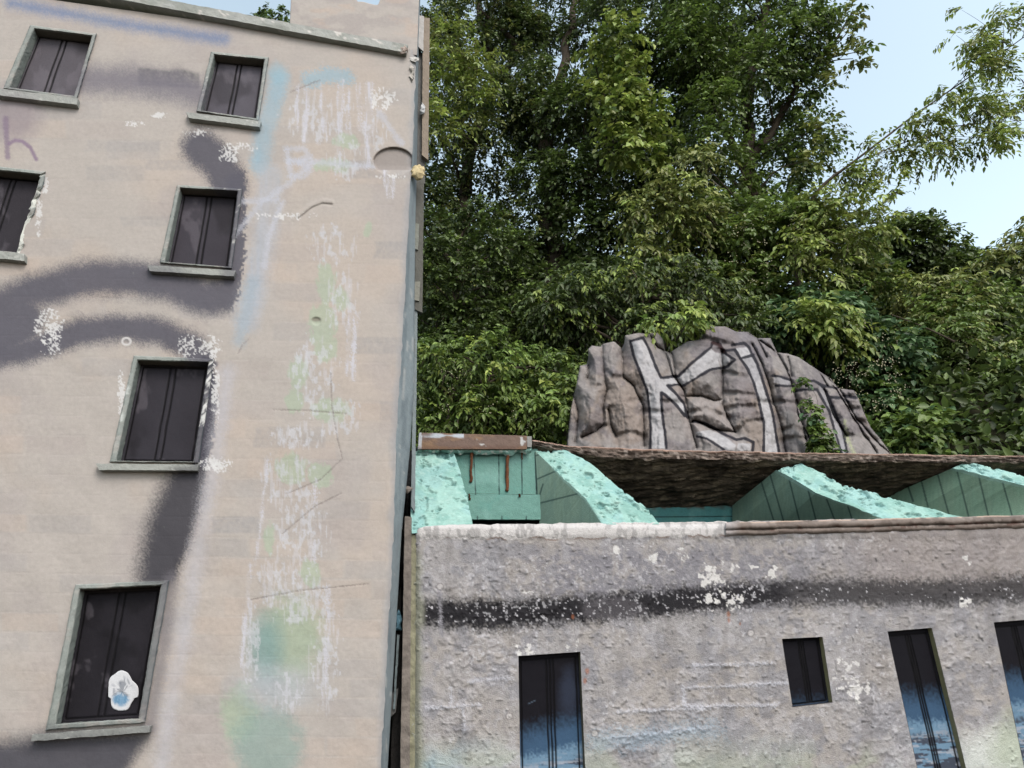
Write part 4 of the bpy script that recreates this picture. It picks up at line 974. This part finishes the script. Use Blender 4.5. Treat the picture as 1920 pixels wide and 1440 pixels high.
# ================================================================== VEGETATION
rng = np.random.default_rng(5)
def unit(v): return v / (np.linalg.norm(v, axis=-1, keepdims=True) + 1e-9)
def leaves(name, pos, ax, nr, ln, wd, cols, parent, mat=None):
    """every leaf: 7 vertices, a folded blade pointing along ax"""
    n = len(pos); ax = unit(ax); sd_ = unit(np.cross(ax, nr)); nn = np.cross(sd_, ax)
    ln = ln[:, None]; wd = wd[:, None]
    pts = [pos, pos + ax * ln * .3 + sd_ * wd * .46 + nn * wd * .12, pos + ax * ln * .62 + sd_ * wd * .36 + nn * wd * .06 , pos + ax * ln - nn * ln * .14,
           pos + ax * ln * .62 - sd_ * wd * .36 + nn * wd * .06, pos + ax * ln * .3 - sd_ * wd * .46 + nn * wd * .12, pos + ax * ln * .5 - nn * wd * .10]
    V = np.stack(pts, 1).reshape(-1, 3)
    b = (np.arange(n) * 7)[:, None]
    fc = np.concatenate([b + np.array([[0, 6, 2, 1]]), b + np.array([[6, 3, 2, 2]])[:, :4], b + np.array([[0, 5, 4, 6]]), b + np.array([[6, 4, 3, 3]])], 0)
    # two quads and two triangles written as one array per size
    q = np.concatenate([b + np.array([[0, 6, 2, 1]]), b + np.array([[0, 5, 4, 6]])]); t = np.concatenate([b + np.array([[6, 3, 2]]), b + np.array([[6, 4, 3]])])
    me = bpy.data.meshes.new(name); me.vertices.add(len(V)); me.vertices.foreach_set('co', V.ravel())
    li = np.concatenate([q.ravel(), t.ravel()]).astype(np.int32); me.loops.add(len(li)); me.loops.foreach_set('vertex_index', li)
    ls = np.concatenate([np.arange(len(q)) * 4, len(q) * 4 + np.arange(len(t)) * 3]).astype(np.int32)
    me.polygons.add(len(ls)); me.polygons.foreach_set('loop_start', ls); me.update(calc_edges=True)
    a = me.color_attributes.new('col', 'FLOAT_COLOR', 'POINT'); cc = np.repeat(np.clip(cols, 0, 1), 7, 0)
    a.data.foreach_set('color', np.concatenate([cc, np.ones((len(cc), 1))], 1).ravel())
    me.materials.append(mat or M_LEAF)
    o = bpy.data.objects.new(name, me); COL.objects.link(o)
    if parent is not None: o.parent = parent
    return o
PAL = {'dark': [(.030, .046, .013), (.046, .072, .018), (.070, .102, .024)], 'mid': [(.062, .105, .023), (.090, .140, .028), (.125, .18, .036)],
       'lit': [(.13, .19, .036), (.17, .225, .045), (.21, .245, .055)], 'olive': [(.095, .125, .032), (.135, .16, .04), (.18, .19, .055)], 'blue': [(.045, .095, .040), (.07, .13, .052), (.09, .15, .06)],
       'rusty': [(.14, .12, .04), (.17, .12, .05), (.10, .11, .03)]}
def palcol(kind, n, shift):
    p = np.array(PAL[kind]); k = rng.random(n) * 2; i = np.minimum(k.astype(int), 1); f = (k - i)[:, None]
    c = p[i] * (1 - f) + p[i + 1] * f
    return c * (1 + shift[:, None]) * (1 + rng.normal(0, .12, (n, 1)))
DENS = 2.8
def clump_sprays(clumps, kind, per, size, leaf, pal, hollow=.45, droop=.5):
    """clumps: (centre xyz, radius m).  Every spray is a twig carrying leaves in two ranks."""
    P, A, Nr, Ln, Wd, Cc, TW = [], [], [], [], [], [], []
    for (c, r) in clumps:
        n = max(3, int(per * DENS * r * r))
        d = unit(rng.normal(size=(n, 3))); rad = r * (hollow + (1 - hollow) * rng.random(n)) * (1 + .35 * rng.random(n) * (rng.random(n) > .8))
        o = c + d * rad[:, None] * np.array([1, .8, .85])
        out = unit(d * .9 + rng.normal(0, .45, (n, 3)) + np.array([0, -.25, .05]))
        m_ = 9 if kind == 'compound' else 7
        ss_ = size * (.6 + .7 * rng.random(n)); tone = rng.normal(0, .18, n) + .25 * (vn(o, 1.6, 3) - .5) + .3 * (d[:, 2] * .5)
        pl = np.where(rng.random(n) < .2, 1, 0)
        perp = unit(np.cross(out, np.array([0, 0, 1.]) + rng.normal(0, .25, (n, 3)))); 
        for j in range(m_):
            t = (j + 1) / m_
            pos = o + out * (ss_ * t)[:, None] - np.array([0, 0, 1.]) * (droop * ss_ * t * t * .6)[:, None]
            side = 1 if j % 2 else -1
            ax = out * .55 + perp * side * (.85 if j < m_ - 1 else .05) - np.array([0, 0, 1.]) * droop * (.6 + .6 * t) + rng.normal(0, .22, (n, 3))
            nr = np.array([0, -.35, 1.]) + rng.normal(0, .42, (n, 3))
            P.append(pos); A.append(ax); Nr.append(nr); s = leaf * 1.18 * (.65 + .7 * rng.random(n)) * (1 - .25 * abs(t - .5)); Ln.append(s)
            Wd.append(s * (.46 if kind == 'compound' else .70))
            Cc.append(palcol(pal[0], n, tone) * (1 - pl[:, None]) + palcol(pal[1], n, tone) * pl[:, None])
        TW.append((o, o + out * ss_[:, None] - np.array([0, 0, 1.]) * (droop * ss_ * .6)[:, None]))
    return [np.concatenate(a) for a in (P, A, Nr)] + [np.concatenate(Ln), np.concatenate(Wd), np.concatenate(Cc)], (np.concatenate([a for a, b in TW]), np.concatenate([b for a, b in TW]))
def fill(poly, n, r0, r1, d0, d1):
    """clump centres spread through a mass: outline as seen, between two depths"""
    poly = np.array(poly, float); lo, hi = poly.min(0), poly.max(0); out = []; tries = 0
    while len(out) < n and tries < 20000:
        tries += 1; x, y = lo + rng.random(2) * (hi - lo); r = r0 + (r1 - r0) * rng.random()
        if not inpoly(np.array([x]), np.array([y]), [tuple(p) for p in poly])[0]: continue
        if any((x - a) ** 2 + (y - b) ** 2 < (.55 * (r + q)) ** 2 for a, b, q in out) and tries < 4000: continue
        out.append((x, y, r))
    res = []
    for (x, y, r) in out:
        D = d0 + (d1 - d0) * rng.random(); res.append((at(x, y, D).reshape(3), r * D / F))
    return res
def tube(path, radii, parent, name='trunk', sides=9, mat=None):
    V, f = tube_geo(path, radii, sides); return mesh_obj(name, V, f, mat or M_BARK, parent)
def tube_geo(path, radii, sides=9):
    path = np.array(path, float); n = len(path)
    # smooth resample
    L = np.concatenate([[0], np.cumsum(np.linalg.norm(np.diff(path, axis=0), axis=1))]); m_ = max(8, int(L[-1] / .12)); u = np.linspace(0, L[-1], m_)
    p = np.stack([np.interp(u, L, path[:, i]) for i in range(3)], -1); r = np.interp(u, L, radii)
    for _ in range(3): p[1:-1] = (p[:-2] + 2 * p[1:-1] + p[2:]) / 4
    p += np.stack([vn(p, 2.2, 3 + i) - .5 for i in range(3)], -1) * r[:, None] * 2.0
    t = unit(np.gradient(p, axis=0)); a = unit(np.cross(t, np.array([.3, 1, .1]))); b = np.cross(t, a)
    an = np.linspace(0, 2 * math.pi, sides)
    V = p[:, None] + (np.cos(an)[None, :, None] * a[:, None] + np.sin(an)[None, :, None] * b[:, None]) * (r[:, None] * (1 + .25 * (vn(p, 9, 4)[:, None] - .5)))[..., None]
    return V.reshape(-1, 3), grid_faces(m_, sides)
def branches_mesh(name, segs, parent, r=.006):
    """thin limbs: from a to b lists, each a 4-sided tapered stick"""
    a, b = segs; n = len(a); t = unit(b - a); u = unit(np.cross(t, np.array([.2, .9, .3]))); v = np.cross(t, u)
    an = np.arange(4) * math.pi / 2; ring = np.cos(an)[None, :, None] * u[:, None] + np.sin(an)[None, :, None] * v[:, None]
    rr = np.full(n, r) if np.isscalar(r) else r
    V = np.stack([a[:, None] + ring * rr[:, None, None], b[:, None] + ring * rr[:, None, None] * .35], 1).reshape(-1, 3)
    base = (np.arange(n) * 8)[:, None]; fc = np.concatenate([base + np.array([[i, (i + 1) % 4, 4 + (i + 1) % 4, 4 + i]]) for i in range(4)])
    return mesh_obj(name, V, fc, M_BARK, parent)
def plant(name, label, cat, base, masses, trunk=None, limb_to=None, group=None, crown='crown', limb_r=.022):
    """masses: list of dict(clumps, kind, per, size, leaf, pal, ...)"""
    bz = np.array(base); t = thing(name, label, cat, bz, group)
    arr = None; tw = [[], []]; allc = []
    for md in masses:
        md = dict(md); cl = md.pop('clumps'); allc += cl
        a, s = clump_sprays(cl, md['kind'], md['per'], md['size'], md['leaf'], md['pal'], md.get('hollow', .45), md.get('droop', .5))
        arr = a if arr is None else [np.concatenate([p, q]) for p, q in zip(arr, a)]
        tw[0].append(s[0]); tw[1].append(s[1])
    A = np.concatenate(tw[0]); B = np.concatenate(tw[1]); k = rng.random(len(A)) < .35; A = A[k]; B = B[k]; nt_ = len(A)
    arr = [np.concatenate([arr[0], A]), np.concatenate([arr[1], B - A]), np.concatenate([arr[2], rng.normal(size=(nt_, 3))]), np.concatenate([arr[3], np.linalg.norm(B - A, axis=1)]),
           np.concatenate([arr[4], np.full(nt_, .009)]), np.concatenate([arr[5], np.ones((nt_, 3)) * np.array([.07, .06, .04])])]
    leaves(crown, arr[0], arr[1], arr[2], arr[3], arr[4], arr[5], t)
    if trunk is not None:
        VV, FF, nb = [], [], 0
        for path, rad in trunk:
            v, f = tube_geo(path, rad); VV.append(v); FF.append(f + nb); nb += len(v)
        tpd = []
        for p_, _ in trunk:
            p_ = np.array(p_)
            for q in range(len(p_) - 1):
                for f_ in np.linspace(0, 1, 8): tpd.append(p_[q] * (1 - f_) + p_[q + 1] * f_)
        tpd = np.array(tpd); A = []; B = []; R_ = []
        for (c, r) in allc:
            low_ = tpd[tpd[:, 2] < c[2] + .1]
            if not len(low_): low_ = tpd
            s = low_[np.argmin(np.linalg.norm(low_ - c - np.array([0, 0, -.4]), axis=1))]
            mid = (s + c) / 2 + rng.normal(0, .08, 3) + np.array([0, 0, .06])
            v, f = tube_geo([s, mid, c], [limb_r, limb_r * .6, limb_r * .3], 5); VV.append(v); FF.append(f + nb); nb += len(v)
        mesh_obj('trunk' if crown == 'crown' else 'stem', np.concatenate(VV), np.concatenate(FF), M_BARK, t)
    adopt(t)
    return t
def flowers(parent, spots, n_each, spread, size):
    """small cream buds in loose heads"""
    V0 = np.array([[1, 0, 0], [-1, 0, 0], [0, 1, 0], [0, -1, 0], [0, 0, 1], [0, 0, -1.]]); F0 = np.array([[0, 2, 4], [2, 1, 4], [1, 3, 4], [3, 0, 4], [2, 0, 5], [1, 2, 5], [3, 1, 5], [0, 3, 5]])
    C_ = np.concatenate([s + rng.normal(0, spread, (n_each, 3)) for s in spots]); s_ = size * (.5 + .8 * rng.random(len(C_)))
    V = (C_[:, None] + V0[None] * s_[:, None, None]).reshape(-1, 3); fc = (F0[None] + (np.arange(len(C_)) * 6)[:, None, None]).reshape(-1, 3)
    return mesh_obj('blossoms', V, fc, M_FLOWER, parent)
def P3(x, y, d): return at(x, y, d).reshape(3)
def foot(x, y, d):
    p = P3(x, y, d); p[2] = float(hillz(np.array([p[0]]), np.array([p[1]]))[0]); return p

# --- the three big trees on the slope
b1 = foot(880, 700, 9.3)
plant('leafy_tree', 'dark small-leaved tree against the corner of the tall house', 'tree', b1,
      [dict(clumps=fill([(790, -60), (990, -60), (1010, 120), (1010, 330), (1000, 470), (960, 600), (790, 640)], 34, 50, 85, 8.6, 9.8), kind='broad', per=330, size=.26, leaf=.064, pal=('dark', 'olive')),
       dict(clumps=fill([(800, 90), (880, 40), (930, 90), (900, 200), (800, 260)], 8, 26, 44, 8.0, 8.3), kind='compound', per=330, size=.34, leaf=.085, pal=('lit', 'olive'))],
      trunk=[([b1, P3(860, 470, 9.4), P3(880, 300, 9.4), P3(930, 160, 9.4), P3(900, 20, 9.4), P3(880, -60, 9.4)], [.16, .13, .11, .09, .06, .04]), ([P3(930, 160, 9.4), P3(975, 90, 9.2), P3(900, 15, 9.1)], [.07, .06, .03])], limb_to=1)
b2 = foot(1070, 700, 9.0)
plant('leafy_tree', 'tallest dark tree directly above the gap left of the rock, with hanging pale vine sprays', 'tree', b2,
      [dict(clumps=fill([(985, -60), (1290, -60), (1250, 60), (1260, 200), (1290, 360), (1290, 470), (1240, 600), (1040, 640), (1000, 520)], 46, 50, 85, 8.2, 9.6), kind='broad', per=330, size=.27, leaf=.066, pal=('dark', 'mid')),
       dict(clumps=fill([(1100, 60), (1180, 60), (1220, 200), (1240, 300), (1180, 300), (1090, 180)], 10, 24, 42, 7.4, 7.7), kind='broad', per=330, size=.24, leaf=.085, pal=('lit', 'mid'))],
      trunk=[([b2, P3(1045, 560, 9.1), P3(1035, 400, 9.1), P3(1010, 250, 9.1), P3(1060, 100, 9.1), P3(1090, -60, 9.1)], [.19, .16, .14, .12, .08, .05]), ([P3(1040, 430, 9.1), P3(1150, 260, 9.0), P3(1200, 60, 9.0)], [.10, .08, .04])])
b3 = foot(1430, 690, 8.8)
t3 = plant('leafy_tree', 'broad green tree right of centre whose loose outer sprays reach into the pale sky', 'tree', b3,
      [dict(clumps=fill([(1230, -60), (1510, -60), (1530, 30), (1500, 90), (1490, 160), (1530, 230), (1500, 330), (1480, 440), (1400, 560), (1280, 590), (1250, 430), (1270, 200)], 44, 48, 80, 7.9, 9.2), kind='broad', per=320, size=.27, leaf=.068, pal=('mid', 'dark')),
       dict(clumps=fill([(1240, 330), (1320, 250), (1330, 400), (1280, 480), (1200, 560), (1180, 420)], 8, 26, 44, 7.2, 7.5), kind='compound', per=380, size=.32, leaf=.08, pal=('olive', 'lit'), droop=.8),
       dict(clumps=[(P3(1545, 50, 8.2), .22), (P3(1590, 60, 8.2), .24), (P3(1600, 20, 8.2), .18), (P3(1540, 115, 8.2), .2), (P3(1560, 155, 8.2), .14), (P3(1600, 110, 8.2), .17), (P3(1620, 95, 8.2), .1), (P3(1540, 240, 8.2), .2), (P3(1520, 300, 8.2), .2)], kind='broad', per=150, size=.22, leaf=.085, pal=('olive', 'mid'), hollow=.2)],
      trunk=[([b3, P3(1440, 560, 8.8), P3(1410, 380, 8.8), P3(1400, 200, 8.8), P3(1430, 60, 8.8), P3(1450, -60, 8.8)], [.17, .14, .12, .10, .07, .04]), ([P3(1410, 300, 8.8), P3(1480, 180, 8.6), P3(1560, 90, 8.3), P3(1600, 20, 8.2)], [.07, .05, .025, .01]), ([P3(1405, 330, 8.8), P3(1330, 180, 8.8), P3(1290, 20, 8.8)], [.07, .05, .03])])
# --- leaning tree whose long branch crosses the sky
b4 = foot(1480, 640, 7.6)
cl = []
for (x, y, r, n) in [(1905, 30, 40, 2), (1850, 60, 45, 3), (1890, 110, 50, 3), (1820, 110, 38, 2), (1790, 70, 26, 1), (1775, 160, 34, 2), (1830, 180, 48, 3), (1880, 190, 46, 3), (1900, 250, 36, 2), (1840, 255, 40, 3), (1770, 235, 42, 3), (1790, 290, 34, 2), (1730, 290, 36, 2), (1700, 240, 30, 2), (1680, 300, 38, 2), (1640, 275, 34, 2),
                     (1620, 330, 42, 3), (1580, 320, 36, 2), (1570, 380, 46, 3), (1640, 380, 44, 3), (1520, 370, 36, 2), (1530, 430, 46, 3), (1600, 440, 44, 3), (1690, 350, 28, 1), (1480, 460, 50, 3), (1555, 480, 40, 2), (1745, 205, 26, 1), (1870, 20, 30, 1), (1800, 20, 18, 1)]:
    for k in range(n):
        D = 7.2 + rng.normal(0, .18); cl.append((P3(x + rng.normal(0, r * .4), y + rng.normal(0, r * .35), D), r * D / F * .62))
plant('leaning_tree', 'slender tree leaning up to the right, its long feathery branch crossing the sky', 'tree', b4,
      [dict(clumps=cl, kind='compound', per=240, size=.25, leaf=.074, pal=('lit', 'olive'), hollow=.05, droop=.7)],
      trunk=[([b4, P3(1490, 480, 7.4), P3(1530, 358, 7.3), P3(1620, 288, 7.2), P3(1700, 226, 7.2), P3(1810, 150, 7.2), P3(1925, 66, 7.2), P3(2010, 0, 7.2)], [.045, .035, .024, .016, .013, .010, .007, .005]), ([P3(1590, 312, 7.25), P3(1680, 272, 7.2), P3(1790, 235, 7.2), P3(1925, 225, 7.2)], [.010, .008, .006, .004])], limb_r=.006)
# --- rounded tree and others on the right
b5 = foot(1760, 760, 10.2)
t5 = plant('rounded_tree', 'dark rounded tree under the open sky at the right edge of the slope', 'tree', b5,
      [dict(clumps=fill([(1570, 520), (1640, 470), (1700, 440), (1770, 470), (1850, 500), (1935, 520), (1990, 560), (1990, 680), (1580, 660)], 36, 42, 66, 9.6, 10.8), kind='broad', per=330, size=.24, leaf=.085, pal=('dark', 'mid')),
       dict(clumps=[(P3(1690, 425, 9.9), .2), (P3(1740, 425, 9.9), .14), (P3(1800, 455, 9.9), .16), (P3(1870, 490, 9.9), .2), (P3(1620, 480, 9.9), .2)], kind='broad', per=260, size=.2, leaf=.08, pal=('mid', 'olive'), hollow=.1)],
      trunk=[([b5, P3(1760, 640, 10.2), P3(1740, 520, 10.2), P3(1720, 440, 10.2)], [.14, .11, .07, .03])])
b6 = foot(1930, 640, 9.0)
plant('leafy_tree', 'pale yellow-green tree cut off by the right edge, beyond the rounded tree', 'tree', b6,
      [dict(clumps=fill([(1850, 560), (1895, 460), (1915, 400), (1990, 380), (2080, 560), (2060, 700), (1860, 700)], 16, 34, 55, 8.6, 9.4), kind='compound', per=230, size=.3, leaf=.095, pal=('olive', 'lit'), droop=.7)],
      trunk=[([b6, P3(1940, 560, 9), P3(1930, 430, 9)], [.08, .06, .02])])
b7 = foot(1350, 660, 8.0)
t7 = plant('flowering_shrub', 'yellowish shrub with cream buds above and right of the rock top', 'shrub', b7,
      [dict(clumps=fill([(1380, 430), (1500, 380), (1600, 430), (1640, 520), (1560, 590), (1400, 600), (1340, 540)], 22, 36, 58, 7.4, 8.2), kind='broad', per=330, size=.2, leaf=.068, pal=('mid', 'olive'))],
      trunk=[([b7, P3(1420, 560, 8), P3(1480, 470, 8)], [.05, .04, .02])])
flowers(t7, [P3(rng.uniform(1370, 1620), rng.uniform(400, 580), rng.uniform(7.15, 7.35)) for _ in range(40)], 10, .05, .008); adopt(t7)
b8 = foot(1560, 780, 7.0)
t8 = plant('climbing_vine', 'heart-leaved vine with cream flower heads spilling over the right end of the rock', 'vine', b8,
      [dict(clumps=fill([(1450, 570), (1560, 560), (1690, 640), (1705, 760), (1700, 840), (1650, 770), (1610, 710), (1540, 640), (1460, 600)], 26, 28, 46, 6.8, 7.4), kind='broad', per=420, size=.16, leaf=.075, pal=('blue', 'mid')),
       dict(clumps=fill([(1490, 580), (1560, 570), (1590, 610), (1560, 640), (1490, 620)], 5, 26, 36, 6.6, 6.8), kind='compound', per=330, size=.26, leaf=.085, pal=('lit', 'mid'), droop=.8)],
      trunk=[([b8, P3(1600, 700, 7.1), P3(1540, 620, 6.9)], [.03, .02, .012])], crown='foliage')
flowers(t8, [P3(rng.uniform(1560, 1690), rng.uniform(600, 760), rng.uniform(6.4, 6.6)) for _ in range(34)], 12, .04, .007); adopt(t8)
b9 = foot(1800, 860, 7.6)
t9 = plant('bushy_thicket', 'sunlit yellow-green bush filling the right edge above the roof', 'bush', b9,
      [dict(clumps=fill([(1760, 560), (1990, 560), (1990, 900), (1800, 900), (1770, 760)], 40, 40, 66, 7.0, 8.4), kind='compound', per=400, size=.26, leaf=.068, pal=('mid', 'olive'), droop=.6),
       dict(clumps=fill([(1680, 540), (1800, 540), (1830, 640), (1740, 660), (1680, 600)], 9, 34, 50, 7.6, 8.4), kind='compound', per=400, size=.26, leaf=.07, pal=('olive', 'lit'), droop=.6)],
      trunk=[([b9, P3(1840, 700, 7.8), P3(1860, 600, 7.8)], [.05, .04, .02])])
flowers(t9, [P3(rng.uniform(1760, 1910), rng.uniform(590, 700), rng.uniform(6.9, 7.1)) for _ in range(20)], 10, .05, .007); adopt(t9)
tube([P3(1790, 640, 6.7), P3(1740, 615, 6.7), P3(1672, 590, 6.8)], [.012, .009, .005], t9, 'dead_branch'); adopt(t9)
b10 = foot(1740, 880, 6.8)
plant('low_bush', 'low green bush between the rock and the right-hand thicket, just above the roof edge', 'bush', b10,
      [dict(clumps=fill([(1650, 800), (1720, 790), (1830, 810), (1960, 800), (1990, 900), (1660, 900)], 22, 30, 50, 6.2, 6.8), kind='broad', per=380, size=.18, leaf=.075, pal=('mid', 'blue'))],
      trunk=[([b10, P3(1740, 820, 6.7)], [.03, .015])])
# --- left, between the tall house and the rock
b11 = foot(900, 800, 6.0)
t11 = plant('flowering_shrub', 'bright yellow-green shrub with drooping leaves beside the tall house, above the foam gable', 'shrub', b11,
      [dict(clumps=fill([(780, 690), (840, 650), (930, 640), (1010, 700), (1050, 690), (1075, 760), (1060, 860), (780, 860)], 24, 30, 48, 5.6, 6.2), kind='compound', per=520, size=.22, leaf=.060, pal=('mid', 'lit'), droop=.7)],
      trunk=[([b11, P3(900, 740, 6.0), P3(930, 680, 6.0)], [.03, .02, .01])])
flowers(t11, [P3(rng.uniform(790, 1000), rng.uniform(660, 800), rng.uniform(5.4, 5.6)) for _ in range(14)], 8, .035, .005); adopt(t11)
b12 = foot(830, 740, 7.2)
plant('ivy_mass', 'small-leaved dark creeper hanging like a curtain beside the tall house', 'creeper', b12,
      [dict(clumps=fill([(785, 420), (900, 400), (1000, 480), (1060, 560), (1040, 680), (900, 680), (785, 700)], 28, 34, 56, 6.9, 7.8), kind='broad', per=560, size=.16, leaf=.052, pal=('dark', 'mid'))],
      trunk=[([b12, P3(850, 600, 7.4), P3(860, 450, 7.4)], [.03, .025, .012])], crown='foliage')
b13 = foot(1180, 700, 6.9)
plant('overhanging_shrub', 'shrub with long drooping leaflets hanging down over the top of the rock', 'shrub', b13,
      [dict(clumps=fill([(1020, 560), (1150, 500), (1300, 520), (1420, 570), (1400, 620), (1280, 630), (1220, 612), (1120, 625), (1040, 660)], 22, 30, 46, 6.5, 7.2), kind='compound', per=440, size=.24, leaf=.066, pal=('dark', 'lit'), droop=.9),
       dict(clumps=[(P3(1275, 598, 5.7), .12), (P3(1235, 600, 5.7), .10), (P3(1300, 588, 5.75), .1)], kind='compound', per=420, size=.2, leaf=.075, pal=('lit', 'mid'), droop=1.0)],
      trunk=[([b13, P3(1180, 620, 6.9), P3(1220, 560, 6.8)], [.03, .02, .01])])
# --- creeper growing in the cleft of the rock
b14 = P3(1560, 850, 5.45)
plant('rock_creeper', 'small creeper growing up the cleft on the right half of the rock', 'creeper', b14,
      [dict(clumps=[(P3(x, y, 5.38), r) for x, y, r in [(1528, 800, .05), (1520, 778, .04), (1540, 822, .06), (1515, 760, .03), (1505, 714, .03), (1530, 838, .05), (1558, 846, .035)]], kind='broad', per=3600, size=.07, leaf=.042, pal=('mid', 'blue'), hollow=.1)],
      trunk=[([b14, P3(1540, 810, 5.42), P3(1512, 750, 5.42)], [.006, .005, .003])], crown='foliage', limb_r=.002)
# --- tree top behind the tall house
b15 = foot(500, 200, 9.5)
plant('distant_tree', 'sparse tree top peeping over the cornice left of the parapet', 'tree', b15,
      [dict(clumps=[(P3(x, y, 9.5), r) for x, y, r in [(500, 28, .14), (525, 25, .14), (510, 45, .2), (480, 35, .1), (535, 50, .18), (495, 60, .22), (530, 80, .26), (470, 75, .22)]], kind='broad', per=330, size=.14, leaf=.06, pal=('mid', 'dark'), hollow=.1)],
      trunk=[([b15, P3(505, 90, 9.5), P3(510, 30, 9.5)], [.06, .04, .01])])
# --- undergrowth on the slope, nobody could count it
def undergrowth():
    n = 120000
    x = rng.uniform(-4, 14, n); y = rng.uniform(5.6, 14.5, n) ; z = hillz(x, y)
    pos = np.stack([x, y, z + rng.uniform(0, .5, n)], -1)
    ax = rng.normal(0, .7, (n, 3)) + np.array([0, -.4, .2]); nr = rng.normal(0, .5, (n, 3)) + np.array([0, -.5, 1.])
    ln = rng.uniform(.07, .16, n)
    o = leaves('undergrowth', pos, ax, nr, ln, ln * .6, palcol('dark', n, rng.normal(0, .3, n)), None)
    stuff(o, 'dark leafy undergrowth covering the slope behind the trees', 'undergrowth')
undergrowth()
